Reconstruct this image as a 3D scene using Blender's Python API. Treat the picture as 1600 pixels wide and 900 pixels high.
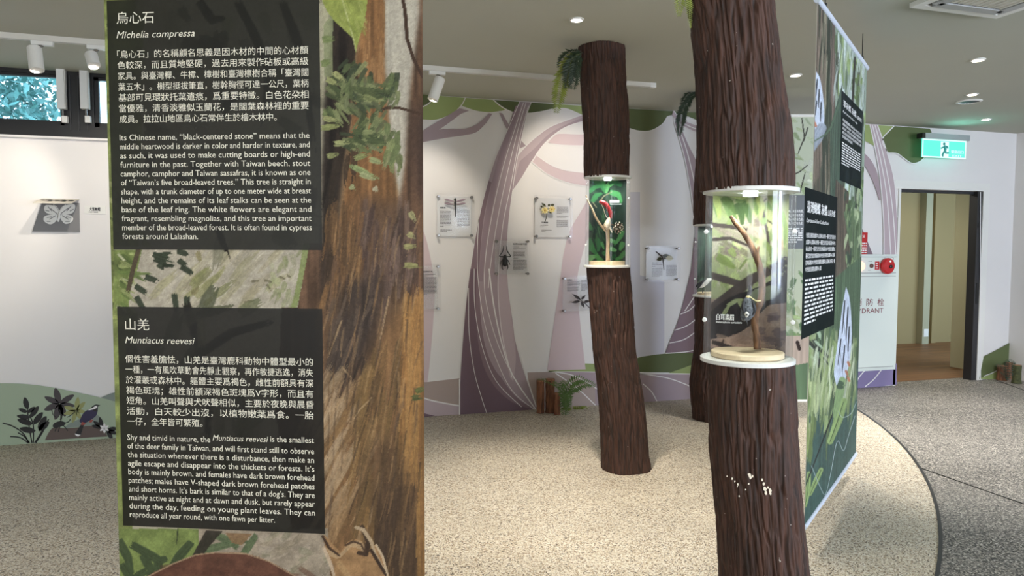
import bpy, math, random
import numpy as np
from mathutils import Matrix, Vector, noise
rnd = random.Random(7); NR = np.random.RandomState(11)
SC = bpy.context.scene; COL = SC.collection
for _o in list(bpy.data.objects): bpy.data.objects.remove(_o)

# ------------------------------------------------------------------ camera
FPX = 1130.0; HOR = 388.0; ROLL = 0.0025; AZ = math.radians(72.75)
WALL_Y = 6.30; CEIL = 2.83
CAMP = np.array([0.0, 0.0, 1.5])
_p = math.atan((450-HOR)/FPX)
FH = np.array([math.cos(AZ), math.sin(AZ), 0.0]); RH = np.array([math.sin(AZ), -math.cos(AZ), 0.0]); ZU = np.array([0, 0, 1.0])
_F = math.cos(_p)*FH-math.sin(_p)*ZU; _U0 = math.sin(_p)*FH+math.cos(_p)*ZU
_R = math.cos(ROLL)*RH+math.sin(ROLL)*_U0; _U = math.cos(ROLL)*_U0-math.sin(ROLL)*RH
cd = bpy.data.cameras.new('camera'); cam = bpy.data.objects.new('camera', cd); COL.objects.link(cam)
cd.sensor_width = 36.0; cd.lens = FPX/1600*36.0; cd.clip_start = 0.02; cd.clip_end = 100
M = Matrix.Identity(4)
for i in range(3):
    M[i][0] = _R[i]; M[i][1] = _U[i]; M[i][2] = -_F[i]; M[i][3] = CAMP[i]
cam.matrix_world = M; SC.camera = cam

# ------------------------------------------------------------------ light and exposure
SC.view_settings.view_transform = 'Standard'; SC.view_settings.look = 'None'
SC.view_settings.gamma = 1.0; SC.view_settings.use_curve_mapping = False
SC.view_settings.exposure = 0.85
try:
    SC.cycles.use_denoising = True; SC.cycles.max_bounces = 8; SC.cycles.transparent_max_bounces = 24
    SC.cycles.sample_clamp_indirect = 6.0; SC.cycles.caustics_reflective = False; SC.cycles.caustics_refractive = False
except Exception: pass
W = bpy.data.worlds.new('World'); SC.world = W; W.use_nodes = True
W.node_tree.nodes['Background'].inputs[0].default_value = (0.60, 0.80, 1.0, 1); W.node_tree.nodes['Background'].inputs[1].default_value = 2.4
def area_light(name, loc, rot, sx, sy, power, col):
    l = bpy.data.lights.new(name, 'AREA'); l.shape = 'RECTANGLE'; l.size = sx; l.size_y = sy; l.energy = power; l.color = col
    o = bpy.data.objects.new(name, l); COL.objects.link(o); o.location = loc; o.rotation_euler = rot; return o
def spot_light(name, loc, target, power, col, ang=70, blend=0.6, rad=0.04, parent=None):
    l = bpy.data.lights.new(name, 'SPOT'); l.energy = power; l.color = col; l.spot_size = math.radians(ang); l.spot_blend = blend; l.shadow_soft_size = rad
    o = bpy.data.objects.new(name, l); COL.objects.link(o); o.location = loc
    d = Vector(target)-Vector(loc); o.rotation_euler = d.to_track_quat('-Z', 'Y').to_euler()
    if parent: o.parent = parent; o.matrix_parent_inverse = Matrix.Translation(parent.location).inverted()
    return o
WARM = (1.0, 0.91, 0.78); NEUT = (1.0, 0.95, 0.88); COOL = (0.80, 0.88, 1.0)
# added fill at the unseen rear windows, right pair tilted up to brighten ceiling
for i, x in enumerate((-2.2, 1.2, 4.6, 7.0)):
    area_light('window_fill', (x, -3.42, 1.7), (math.radians((90, 90, 108, 112)[i]), 0, 0), 1.9, 1.5, (44, 46, 100, 150)[i], ((1, .95, .88), (1, .95, .88), COOL, (.66, .76, 1))[i])
# ceiling downlights above and behind the camera
for i, (x, y, p) in enumerate(((-1.6, 2.6, 50), (0.4, -0.6, 55), (4.4, 0.8, 45), (1.1, 3.0, 60), (3.0, 0.9, 40), (-1.2, -1.2, 45))):
    spot_light('ceiling_spot', (x, y, CEIL-0.03), (x, y, 0), p, WARM, 95, 0.8, 0.2)

# ------------------------------------------------------------------ picture rays -> places
def ray(px, py): return _F+_R*((px-800)/FPX)+_U*((450-py)/FPX)
def on_z(px, py, z=0.0):
    d = ray(px, py); return CAMP+d*((z-1.5)/d[2])
def on_y(px, py, y=WALL_Y):
    d = ray(px, py); return CAMP+d*(y/d[1])
def at(px, py, dep):
    d = ray(px, py); return CAMP+d*(dep/float(d@FH))
def project(P):
    v = P-CAMP; w = v@_F; w = np.where(np.abs(w) < 1e-6, 1e-6, w)
    return 800+FPX*(v@_R)/w, 450-FPX*(v@_U)/w

def S(c):
    c = np.asarray(c, float)/255.0
    return np.where(c <= 0.04045, c/12.92, ((c+0.055)/1.055)**2.4)
def sm(pts, n=6):
    p = [np.array(q, float) for q in pts]; out = []
    for i in range(len(p)-1):
        a = p[max(i-1, 0)]; b = p[i]; c = p[i+1]; d = p[min(i+2, len(p)-1)]
        for k in range(n):
            t = k/n
            out.append(0.5*((2*b)+(c-a)*t+(2*a-5*b+4*c-d)*t*t+(3*b-a-3*c+d)*t**3))
    out.append(p[-1]); return out

# ------------------------------------------------------------------ materials
def mat(name, rgb, rough=0.6, metal=0.0, spec=0.5, noise_amt=0.0, nscale=8.0, bump=0.0, bscale=60.0, emit=None, estr=0.0):
    m = bpy.data.materials.new(name); m.use_nodes = True; nt = m.node_tree; b = nt.nodes['Principled BSDF']
    c = tuple(S(rgb))+(1,)
    b.inputs['Base Color'].default_value = c; b.inputs['Roughness'].default_value = rough; b.inputs['Metallic'].default_value = metal
    b.inputs['Specular IOR Level'].default_value = spec
    if emit is not None:
        b.inputs['Emission Color'].default_value = tuple(S(emit))+(1,); b.inputs['Emission Strength'].default_value = estr
    if noise_amt or bump:
        tc = nt.nodes.new('ShaderNodeTexCoord')
    if noise_amt:
        n = nt.nodes.new('ShaderNodeTexNoise'); n.inputs['Scale'].default_value = nscale; n.inputs['Detail'].default_value = 5
        nt.links.new(tc.outputs['Object'], n.inputs['Vector'])
        r = nt.nodes.new('ShaderNodeMapRange'); r.inputs['From Min'].default_value = .3; r.inputs['From Max'].default_value = .7
        r.inputs['To Min'].default_value = 1-noise_amt; r.inputs['To Max'].default_value = 1+noise_amt
        nt.links.new(n.outputs['Fac'], r.inputs['Value'])
        mx = nt.nodes.new('ShaderNodeVectorMath'); mx.operation = 'SCALE'; mx.inputs[0].default_value = c[:3]
        nt.links.new(r.outputs['Result'], mx.inputs['Scale']); nt.links.new(mx.outputs['Vector'], b.inputs['Base Color'])
    if bump:
        n2 = nt.nodes.new('ShaderNodeTexNoise'); n2.inputs['Scale'].default_value = bscale; n2.inputs['Detail'].default_value = 4
        nt.links.new(tc.outputs['Object'], n2.inputs['Vector'])
        bp = nt.nodes.new('ShaderNodeBump'); bp.inputs['Strength'].default_value = bump; bp.inputs['Distance'].default_value = 0.004
        nt.links.new(n2.outputs['Fac'], bp.inputs['Height']); nt.links.new(bp.outputs['Normal'], b.inputs['Normal'])
    return m
def ramp(nt, fac, stops, interp='LINEAR'):
    r = nt.nodes.new('ShaderNodeValToRGB'); cr = r.color_ramp; cr.interpolation = interp
    while len(cr.elements) < len(stops): cr.elements.new(0.5)
    for e, (p, c) in zip(cr.elements, stops): e.position = p; e.color = tuple(S(c))+(1,)
    nt.links.new(fac, r.inputs['Fac']); return r
def mat_terrazzo(name, stops, scale=150.0):
    m = bpy.data.materials.new(name); m.use_nodes = True; nt = m.node_tree; b = nt.nodes['Principled BSDF']
    tc = nt.nodes.new('ShaderNodeTexCoord')
    v = nt.nodes.new('ShaderNodeTexVoronoi'); v.inputs['Scale'].default_value = scale; nt.links.new(tc.outputs['Object'], v.inputs['Vector'])
    sp = nt.nodes.new('ShaderNodeSeparateColor'); nt.links.new(v.outputs['Color'], sp.inputs['Color'])
    r = ramp(nt, sp.outputs['Red'], stops, 'CONSTANT')
    n = nt.nodes.new('ShaderNodeTexNoise'); n.inputs['Scale'].default_value = 1.6; n.inputs['Detail'].default_value = 6; nt.links.new(tc.outputs['Object'], n.inputs['Vector'])
    mr = nt.nodes.new('ShaderNodeMapRange'); mr.inputs['From Min'].default_value = .3; mr.inputs['From Max'].default_value = .7; mr.inputs['To Min'].default_value = .9; mr.inputs['To Max'].default_value = 1.08
    nt.links.new(n.outputs['Fac'], mr.inputs['Value'])
    sc = nt.nodes.new('ShaderNodeVectorMath'); sc.operation = 'SCALE'; nt.links.new(r.outputs['Color'], sc.inputs[0]); nt.links.new(mr.outputs['Result'], sc.inputs['Scale'])
    nt.links.new(sc.outputs['Vector'], b.inputs['Base Color']); b.inputs['Roughness'].default_value = .55
    bp = nt.nodes.new('ShaderNodeBump'); bp.inputs['Strength'].default_value = .25; bp.inputs['Distance'].default_value = .003
    nt.links.new(v.outputs['Distance'], bp.inputs['Height']); nt.links.new(bp.outputs['Normal'], b.inputs['Normal'])
    return m
def mat_wood(name, c1, c2, sc=(60, 60, 6), rough=.6, bump=.4):
    m = bpy.data.materials.new(name); m.use_nodes = True; nt = m.node_tree; b = nt.nodes['Principled BSDF']
    tc = nt.nodes.new('ShaderNodeTexCoord'); mp = nt.nodes.new('ShaderNodeMapping'); mp.inputs['Scale'].default_value = sc
    nt.links.new(tc.outputs['Object'], mp.inputs['Vector'])
    n = nt.nodes.new('ShaderNodeTexNoise'); n.inputs['Scale'].default_value = 1; n.inputs['Detail'].default_value = 6; nt.links.new(mp.outputs['Vector'], n.inputs['Vector'])
    r = ramp(nt, n.outputs['Fac'], [(.32, c1), (.68, c2)]); nt.links.new(r.outputs['Color'], b.inputs['Base Color']); b.inputs['Roughness'].default_value = rough
    bp = nt.nodes.new('ShaderNodeBump'); bp.inputs['Strength'].default_value = bump; bp.inputs['Distance'].default_value = .006
    nt.links.new(n.outputs['Fac'], bp.inputs['Height']); nt.links.new(bp.outputs['Normal'], b.inputs['Normal'])
    return m
def mat_bark():
    m = mat_wood('dark_bark', (38, 24, 18), (80, 50, 37), (70, 70, 5), .72, .9); nt = m.node_tree; b = nt.nodes['Principled BSDF']
    base = b.inputs['Base Color'].links[0].from_socket
    tc = nt.nodes.new('ShaderNodeTexCoord'); n = nt.nodes.new('ShaderNodeTexNoise'); n.inputs['Scale'].default_value = 75; n.inputs['Detail'].default_value = 2
    nt.links.new(tc.outputs['Object'], n.inputs['Vector'])
    r = ramp(nt, n.outputs['Fac'], [(.755, (0, 0, 0)), (.775, (255, 255, 255))])
    mx = nt.nodes.new('ShaderNodeMix'); mx.data_type = 'RGBA'; nt.links.new(r.outputs['Color'], mx.inputs[0])
    nt.links.new(base, mx.inputs[6]); mx.inputs[7].default_value = (.5, .45, .4, 1); nt.links.new(mx.outputs[2], b.inputs['Base Color'])
    return m
def mat_attr(name, rough=.55, spec=.4, bump=0.0, weave=900.0):
    m = bpy.data.materials.new(name); m.use_nodes = True; nt = m.node_tree; b = nt.nodes['Principled BSDF']
    a = nt.nodes.new('ShaderNodeAttribute'); a.attribute_name = 'print'; nt.links.new(a.outputs['Color'], b.inputs['Base Color'])
    b.inputs['Roughness'].default_value = rough; b.inputs['Specular IOR Level'].default_value = spec
    if bump:
        tc = nt.nodes.new('ShaderNodeTexCoord'); n = nt.nodes.new('ShaderNodeTexNoise'); n.inputs['Scale'].default_value = weave; n.inputs['Detail'].default_value = 1
        nt.links.new(tc.outputs['Object'], n.inputs['Vector']); bp = nt.nodes.new('ShaderNodeBump'); bp.inputs['Strength'].default_value = bump; bp.inputs['Distance'].default_value = .001
        nt.links.new(n.outputs['Fac'], bp.inputs['Height']); nt.links.new(bp.outputs['Normal'], b.inputs['Normal'])
    return m
def mat_clear(name, tint=(.985, .995, .99), gloss=.012, edge=.24, rough=.08):
    m = bpy.data.materials.new(name); m.use_nodes = True; nt = m.node_tree; nt.nodes.remove(nt.nodes['Principled BSDF'])
    t = nt.nodes.new('ShaderNodeBsdfTransparent'); t.inputs['Color'].default_value = tint+(1,)
    g = nt.nodes.new('ShaderNodeBsdfGlossy'); g.inputs['Roughness'].default_value = rough
    lw = nt.nodes.new('ShaderNodeLayerWeight'); lw.inputs['Blend'].default_value = .35
    mr = nt.nodes.new('ShaderNodeMapRange'); mr.inputs['To Min'].default_value = gloss; mr.inputs['To Max'].default_value = edge
    nt.links.new(lw.outputs['Facing'], mr.inputs['Value'])
    mx = nt.nodes.new('ShaderNodeMixShader'); nt.links.new(mr.outputs['Result'], mx.inputs[0]); nt.links.new(t.outputs[0], mx.inputs[1]); nt.links.new(g.outputs[0], mx.inputs[2])
    nt.links.new(mx.outputs[0], nt.nodes['Material Output'].inputs['Surface']); return m
def mat_veil(name, rgb, opac):
    m = bpy.data.materials.new(name); m.use_nodes = True; nt = m.node_tree; b = nt.nodes['Principled BSDF']
    b.inputs['Base Color'].default_value = tuple(S(rgb))+(1,); b.inputs['Alpha'].default_value = opac; b.inputs['Roughness'].default_value = .4; return m

m_wall = mat('white_wall_paint', (226, 222, 219), .7, noise_amt=.015, nscale=2, bump=.05, bscale=220)
m_ceil = mat('grey_ceiling_paint', (180, 180, 166), .85, noise_amt=.02, nscale=1.2)
m_floor = mat_terrazzo('beige_pebble_floor', [(0, (84, 74, 64)), (.12, (140, 120, 96)), (.22, (182, 167, 144)), (.45, (205, 195, 175)), (.74, (221, 214, 200))], 185)
m_floor2 = mat_terrazzo('grey_pebble_floor', [(0, (60, 59, 58)), (.2, (96, 94, 90)), (.45, (128, 124, 117)), (.75, (162, 156, 146)), (.9, (190, 185, 176))], 150)
m_white = mat('white_powder_coat', (228, 226, 220), .4)
m_track = mat('white_track_plastic', (214, 210, 200), .45)
m_black = mat('black_window_metal', (26, 25, 26), .4)
m_steel = mat('dark_steel_frame', (58, 58, 60), .4, .3)
m_chrome = mat('chrome_metal', (150, 146, 142), .25, .9)
m_bark = mat_bark()
m_clear = mat_clear('clear_acrylic'); m_pane = mat_clear('window_glass', (.9, .97, .98), .03, .4, .02)
m_plate = mat_clear('clear_acrylic_sheet', (.985, .985, .985), .012, .2, .1)
m_sheet = mat_veil('translucent_white_sheet', (246, 245, 244), .6)
m_sheet2 = mat_veil('clear_film_sheet', (240, 238, 238), .2)
m_ring = mat('white_acrylic_ring', (226, 226, 222), .25)
m_print = mat_attr('printed_fabric', .6, .18, .25)
m_printd = mat_attr('matt_printed_panel', .7, .06)
m_printg = mat_attr('glossy_printed_panel', .3, .4, .12, 500)
m_card = mat_attr('printed_card', .85, .12)
m_text = mat('cream_lettering', (232, 226, 208), .5)
m_textw = mat('white_lettering', (238, 238, 236), .5)
m_ink = mat('black_ink', (40, 36, 38), .5)
m_inkg = mat('grey_ink', (112, 106, 106), .6)
m_wood_base = mat_wood('pale_plywood', (206, 184, 150), (226, 206, 172), (8, 50, 50), .5, .1)
m_twig = mat_wood('brown_twig_bark', (58, 38, 24), (128, 92, 62), (70, 70, 20), .8, .7)
m_twigp = mat_wood('pale_twig_bark', (170, 140, 108), (212, 190, 158), (60, 60, 20), .8, .5)
m_log = mat_wood('reddish_log_bark', (84, 54, 38), (156, 104, 74), (50, 50, 7), .85, .8)
m_logend = mat('log_end_grain', (150, 106, 78), .8, noise_amt=.15, nscale=60)
m_fern = mat('green_fern_leaf', (84, 112, 50), .5, noise_amt=.3, nscale=14)
m_fern2 = mat('yellow_green_fern_leaf', (126, 136, 50), .5, noise_amt=.25, nscale=14)
m_fern3 = mat('dark_fern_leaf', (42, 58, 38), .5, noise_amt=.3, nscale=14)
m_red = mat('red_signal_paint', (190, 36, 40), .35)
m_cab = mat('pale_cabinet_enamel', (216, 224, 218), .35)
m_wine = mat('wine_red_lettering', (120, 34, 48), .5)
m_dark = mat('black_plastic', (22, 22, 22), .4)
m_glow = mat('downlight_glow', (255, 250, 240), .5, emit=(255, 246, 228), estr=14)
m_led = mat('cool_led_glow', (255, 255, 255), .5, emit=(240, 250, 255), estr=10)
m_lampr = mat('lit_red_lamp', (220, 130, 100), .3, emit=(255, 170, 130), estr=1.6)
m_exit = mat('lit_green_sign', (40, 110, 96), .4, emit=(98, 238, 208), estr=.62)
m_exitw = mat('lit_white_sign', (120, 140, 136), .4, emit=(205, 250, 240), estr=.7)
m_exitd = mat('dark_green_pictogram', (30, 120, 116), .4, emit=(30, 120, 116), estr=.3)

# ------------------------------------------------------------------ mesh building
class MB:
    def __init__(s): s.v = []; s.f = []; s.n = 0
    def add(s, V, F):
        s.v.append(np.asarray(V, float).reshape(-1, 3)); k = s.n
        s.f.extend([tuple(int(i)+k for i in f) for f in F]); s.n += len(s.v[-1]); return s
    def box(s, a, b, R=None, o=None):
        a = np.minimum(a, b) if R is None else np.asarray(a, float); b = np.asarray(b, float)
        V = np.array([[(a, b)[i & 1][0], (a, b)[(i >> 1) & 1][1], (a, b)[(i >> 2) & 1][2]] for i in range(8)], float)
        if R is not None: V = V@np.asarray(R).T
        if o is not None: V = V+np.asarray(o)
        return s.add(V, [(0, 2, 3, 1), (4, 5, 7, 6), (0, 1, 5, 4), (2, 6, 7, 3), (0, 4, 6, 2), (1, 3, 7, 5)])
    def poly(s, P): return s.add(P, [tuple(range(len(P)))])
    def tube(s, pts, rad, n=10, caps=True):
        pts = [np.array(p, float) for p in pts]; m = len(pts)
        rad = rad if hasattr(rad, '__len__') else [rad]*m
        V = []; up = None
        for i in range(m):
            t = pts[min(i+1, m-1)]-pts[max(i-1, 0)]; t = t/(np.linalg.norm(t)+1e-12)
            if up is None:
                up = np.array([0, 0, 1.0]) if abs(t[2]) < .9 else np.array([1.0, 0, 0])
            a = up-t*(up@t); a /= np.linalg.norm(a)+1e-12; b = np.cross(t, a); up = a
            for k in range(n):
                th = 2*math.pi*k/n; V.append(pts[i]+(a*math.cos(th)+b*math.sin(th))*rad[i])
        F = [(i*n+k, i*n+(k+1) % n, (i+1)*n+(k+1) % n, (i+1)*n+k) for i in range(m-1) for k in range(n)]
        if caps: F += [tuple(range(n))[::-1], tuple((m-1)*n+k for k in range(n))]
        return s.add(V, F)
    def lathe(s, prof, c, axis=(0, 0, 1), n=32, caps=True):
        ax = np.array(axis, float); ax /= np.linalg.norm(ax)
        a = np.cross(ax, [1, 0, 0] if abs(ax[0]) < .9 else [0, 1, 0]); a /= np.linalg.norm(a); b = np.cross(ax, a); c = np.array(c, float)
        V = []
        for r, h in prof:
            for k in range(n):
                th = 2*math.pi*k/n; V.append(c+ax*h+(a*math.cos(th)+b*math.sin(th))*max(r, 1e-5))
        m = len(prof); F = [(i*n+k, i*n+(k+1) % n, (i+1)*n+(k+1) % n, (i+1)*n+k) for i in range(m-1) for k in range(n)]
        if caps: F += [tuple(range(n))[::-1], tuple((m-1)*n+k for k in range(n))]
        return s.add(V, F)
    def build(s, name, m, parent=None, smooth=False):
        me = bpy.data.meshes.new(name); V = np.concatenate(s.v) if s.v else np.zeros((0, 3))
        me.from_pydata(V.tolist(), [], s.f); me.update(); me.materials.append(m)
        if smooth: me.shade_smooth()
        o = bpy.data.objects.new(name, me); COL.objects.link(o)
        if parent is not None: attach(o, parent)
        return o
def world_loc(p):
    l = Vector(p.location)
    while p.parent: 
        if p.parent.type == 'EMPTY': l = Vector(p.parent.location)
        p = p.parent
    return l
def attach(o, p):
    o.parent = p
    t = p
    base = Vector((0, 0, 0))
    if p.type == 'EMPTY': base = Vector(p.location)
    o.matrix_parent_inverse = Matrix.Translation(base).inverted()
    return o
def thing(name, loc, label, cat, group=None):
    o = bpy.data.objects.new(name, None); COL.objects.link(o); o.location = [float(x) for x in loc]; o.empty_display_size = .05
    return tag(o, label, cat, group)
def tag(o, label, cat, group=None):
    o['label'] = label; o['category'] = cat
    if group: o['group'] = group
    return o
def struct(o): o['kind'] = 'structure'; return o
def dup(root, delta, label):
    r = root.copy(); COL.objects.link(r); r.location = Vector(root.location)+Vector([float(x) for x in delta]); r['label'] = label
    for ch in list(root.children):
        c = ch.copy(); COL.objects.link(c); c.parent = r
        for g in list(ch.children):
            d = g.copy(); COL.objects.link(d); d.parent = c
    return r

class Plane:                                   # a flat upright face: O top-left corner, U to the right, V downward, N to the viewer
    def __init__(s, O, U, V): s.O = np.array(O, float); s.U = np.array(U, float); s.V = np.array(V, float); s.N = np.cross(s.V, s.U)
    def uv(s, px, py):
        d = ray(px, py); t = ((s.O-CAMP)@s.N)/(d@s.N); q = CAMP+d*t-s.O; return float(q@s.U), float(q@s.V)
    def P(s, u, v, off=0.0): return s.O+s.U*u+s.V*v+s.N*off
    def px(s, x, y, off=0.0): return s.P(*s.uv(x, y), off)
WP = Plane((0, WALL_Y, CEIL), (1, 0, 0), (0, 0, -1))

# ------------------------------------------------------------------ lettering
_tc = {}
def glyphs(body, shear=0.0, res=2):
    k = (body, shear)
    if k in _tc: return _tc[k]
    cu = bpy.data.curves.new('lettering', 'FONT'); cu.body = body; cu.size = 1; cu.resolution_u = res; cu.shear = shear
    o = bpy.data.objects.new('lettering', cu); COL.objects.link(o); bpy.context.view_layer.update()
    me = o.evaluated_get(bpy.context.evaluated_depsgraph_get()).to_mesh()
    V = np.array([v.co[:] for v in me.vertices]).reshape(-1, 3); F = [tuple(p.vertices) for p in me.polygons]
    bpy.data.objects.remove(o); bpy.data.curves.remove(cu); _tc[k] = (V, F); return V, F
def write(mb, pl, body, u, v, em, width=None, shear=0.0, off=.0006, xs=.86, bold=0):
    V, F = glyphs(body, shear)
    if not len(V): return
    x = V[:, 0]-V[:, 0].min(); w = x.max(); sx = (width/w) if width else em*xs
    for k in range(bold+1):
        d = k*em*.035
        mb.add(np.array([pl.P(u+d+a*sx, v-b*em, off+k*.0001) for a, b in zip(x, V[:, 1])]), F)
def para(mb, pl, lines, l0, l1, r0, r1, em_px, last=None, off=.0006, shear=0):
    # l0/l1: left baseline pixel of the first / last line, r0/r1: right end pixels
    u0, v0 = pl.uv(*l0); u1, v1 = pl.uv(*l1); ur0 = pl.uv(*r0)[0]; ur1 = pl.uv(*r1)[0]; n = len(lines)
    em = pl.uv(l0[0], l0[1])[1]-pl.uv(l0[0], l0[1]-em_px)[1]
    for i, t in enumerate(lines):
        k = i/max(n-1, 1); u = u0+(u1-u0)*k; w = ur0+(ur1-ur0)*k-u
        if i == n-1 and last: w = pl.uv(*last)[0]-u
        write(mb, pl, t, u, v0+(v1-v0)*k, em, w, shear, off)
def bars(mb, pl, u, v, w, n, pitch, h, off=.0006, words=(.02, .1), fill=.9):
    for i in range(n):
        x = u; end = u+w*(1 if i < n-1 else rnd.uniform(.3, .8))
        while x < end:
            l = min(rnd.uniform(*words)*w*3, end-x)
            mb.poly([pl.P(x, v+i*pitch, off), pl.P(x+l*fill, v+i*pitch, off), pl.P(x+l*fill, v+i*pitch+h, off), pl.P(x, v+i*pitch+h, off)]); x += l+w*.015

# ------------------------------------------------------------------ painting of the printed artwork
def vnoise(n1, n2, a, b, seed):
    g = np.random.RandomState(seed).rand(b+2, a+2)
    y = np.linspace(0, b, n2); x = np.linspace(0, a, n1); yi = y.astype(int); xi = x.astype(int); fy = (y-yi)[:, None]; fx = (x-xi)[None, :]
    fy = fy*fy*(3-2*fy); fx = fx*fx*(3-2*fx)
    return g[yi][:, xi]*(1-fy)*(1-fx)+g[yi][:, xi+1]*(1-fy)*fx+g[yi+1][:, xi]*fy*(1-fx)+g[yi+1][:, xi+1]*fy*fx
class Canvas:
    def __init__(s, P, base):
        s.P = P; s.h, s.w = P.shape[:2]; s.X, s.Y = project(P.reshape(-1, 3)); s.X = s.X.reshape(s.h, s.w); s.Y = s.Y.reshape(s.h, s.w)
        s.C = np.zeros((s.h, s.w, 3))+np.array(base, float); s.seed = 1
    def mask(s, pts):
        pts = np.array(pts, float); x0, y0 = pts.min(0); x1, y1 = pts.max(0)
        sel = np.nonzero((s.X >= x0) & (s.X <= x1) & (s.Y >= y0) & (s.Y <= y1)); X = s.X[sel]; Y = s.Y[sel]; ins = np.zeros(len(X), bool)
        for (ax, ay), (bx, by) in zip(pts, np.roll(pts, -1, 0)):
            if ay == by: continue
            c = ((ay > Y) != (by > Y)) & (X < (bx-ax)*(Y-ay)/(by-ay)+ax); ins ^= c
        return sel[0][ins], sel[1][ins]
    def fill(s, pts, col, a=1.0, tex=0.0, vert=True):
        i, j = s.mask(pts)
        c = np.array(col, float)[None]
        if tex:
            s.seed += 1; n = vnoise(s.w, s.h, max(3, s.w//(4 if vert else 10)), max(3, s.h//(60 if vert else 10)), s.seed)[i, j][:, None]; c = c*(1+tex*(n-.5)*2)
        s.C[i, j] = s.C[i, j]*(1-a)+c*a
    def soft(s, pts, col, r, a=1.0, tex=0.0):
        i, j = s.mask(pts); m = np.zeros((s.h, s.w)); m[i, j] = a
        for ax in (0, 1):
            for _ in range(2):
                q = np.cumsum(np.pad(m, [(r+1, r) if k == ax else (0, 0) for k in (0, 1)], mode='edge'), ax)
                n_ = m.shape[ax]; m = (np.take(q, range(2*r+1, 2*r+1+n_), ax)-np.take(q, range(n_), ax))/(2*r+1)
        c = np.array(col, float)[None, None]
        if tex:
            s.seed += 1; c = c*(1+tex*2*(vnoise(s.w, s.h, max(3, s.w//4), max(3, s.h//60), s.seed)-.5))[..., None]
        m = m[..., None]; s.C = s.C*(1-m)+c*m
    def tone(s, sat, gain):
        g = s.C.mean(-1, keepdims=True); s.C = (g+(s.C-g)*sat)*np.array(gain)*(1+.035*np.random.RandomState(4).randn(s.h, s.w, 1))
    def stroke(s, p, w, col, a=.9, taper=.5, rag=.35):
        p = np.array(p, float); w = float(w)
        x0, y0 = p.min(0)-w; x1, y1 = p.max(0)+w
        sel = np.nonzero((s.X >= x0) & (s.X <= x1) & (s.Y >= y0) & (s.Y <= y1))
        if not len(sel[0]): return
        X = s.X[sel]; Y = s.Y[sel]; best = np.full(len(X), 1e9); T = np.zeros(len(X)); L = np.zeros(len(X)); m = len(p)-1
        for k in range(m):
            d = p[k+1]-p[k]; q = d@d+1e-9; t = np.clip(((X-p[k, 0])*d[0]+(Y-p[k, 1])*d[1])/q, 0, 1)
            dx = X-p[k, 0]-t*d[0]; dy = Y-p[k, 1]-t*d[1]; D = np.hypot(dx, dy); up = D < best
            best = np.where(up, D, best); T = np.where(up, (k+t)/m, T); L = np.where(up, (dx*d[1]-dy*d[0])/math.sqrt(q), L)
        s.seed += 1; r = np.random.RandomState(s.seed); lat = r.rand(24)[np.clip(((L/w+1)*12).astype(int), 0, 23)]
        ww = w*.5*(1-taper*np.clip(T*1.6-.6, 0, 1)-taper*.4*np.clip(.3-T, 0, .3)/.3)
        end = 1-rag*lat
        m_ = (best <= ww) & (T <= end) & (T >= rag*.3*lat)
        al = a*np.clip((ww-best)/max(w*.12, .6)+.35, 0, 1)*m_
        c = np.array(col, float)[None]*(1+.16*(lat-.5)[:, None])
        al = al[:, None]; s.C[sel] = s.C[sel]*(1-al)+c*al
    def strokes(s, box, n, L, w, ang, cols, a=.85, jit=12, seed=0, poly=None):
        r = random.Random(seed+len(cols)*7)
        for _ in range(n):
            x = r.uniform(box[0], box[2]); y = r.uniform(box[1], box[3]); l = r.uniform(.6, 1.3)*L; t = math.radians(ang+r.uniform(-jit, jit))
            c = np.array(r.choice(cols), float)*r.uniform(.88, 1.12)
            s.stroke([(x, y), (x+l*.5*math.cos(t)+r.uniform(-2, 2), y+l*.5*math.sin(t)), (x+l*math.cos(t), y+l*math.sin(t))], w*r.uniform(.6, 1.3), c, a)
    def grain(s, amt, a, b, seed): s.C *= (1+amt*(vnoise(s.w, s.h, a, b, seed)-.5)*2)[..., None]
    def build(s, name, m, parent, C=None):
        C = s.C if C is None else C; h, w = s.h, s.w
        idx = np.arange(h*w).reshape(h, w); F = np.stack([idx[1:, :-1], idx[1:, 1:], idx[:-1, 1:], idx[:-1, :-1]], -1).reshape(-1, 4)
        me = bpy.data.meshes.new(name); me.vertices.add(h*w); me.vertices.foreach_set('co', s.P.reshape(-1).astype(np.float32))
        me.loops.add(len(F)*4); me.loops.foreach_set('vertex_index', F.reshape(-1).astype(np.int32))
        me.polygons.add(len(F)); me.polygons.foreach_set('loop_start', np.arange(0, len(F)*4, 4, dtype=np.int32)); me.polygons.foreach_set('loop_total', np.full(len(F), 4, np.int32))
        me.update(calc_edges=True)
        at_ = me.color_attributes.new('print', 'FLOAT_COLOR', 'POINT'); D = np.ones((h*w, 4), np.float32); D[:, :3] = S(np.clip(C, 0, 255)).reshape(-1, 3)
        at_.data.foreach_set('color', D.reshape(-1)); me.materials.append(m); me.shade_smooth()
        o = bpy.data.objects.new(name, me); COL.objects.link(o)
        if parent is not None: attach(o, parent)
        return o
def pgrid(pl, u0, u1, v0, v1, step, off=0.0, bow=0.0):
    nu = max(2, int(round((u1-u0)/step))+1); nv = max(2, int(round((v1-v0)/step))+1)
    u = np.linspace(u0, u1, nu)[None, :, None]; v = np.linspace(v0, v1, nv)[:, None, None]
    return pl.O+pl.U*u+pl.V*v+pl.N*off

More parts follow.
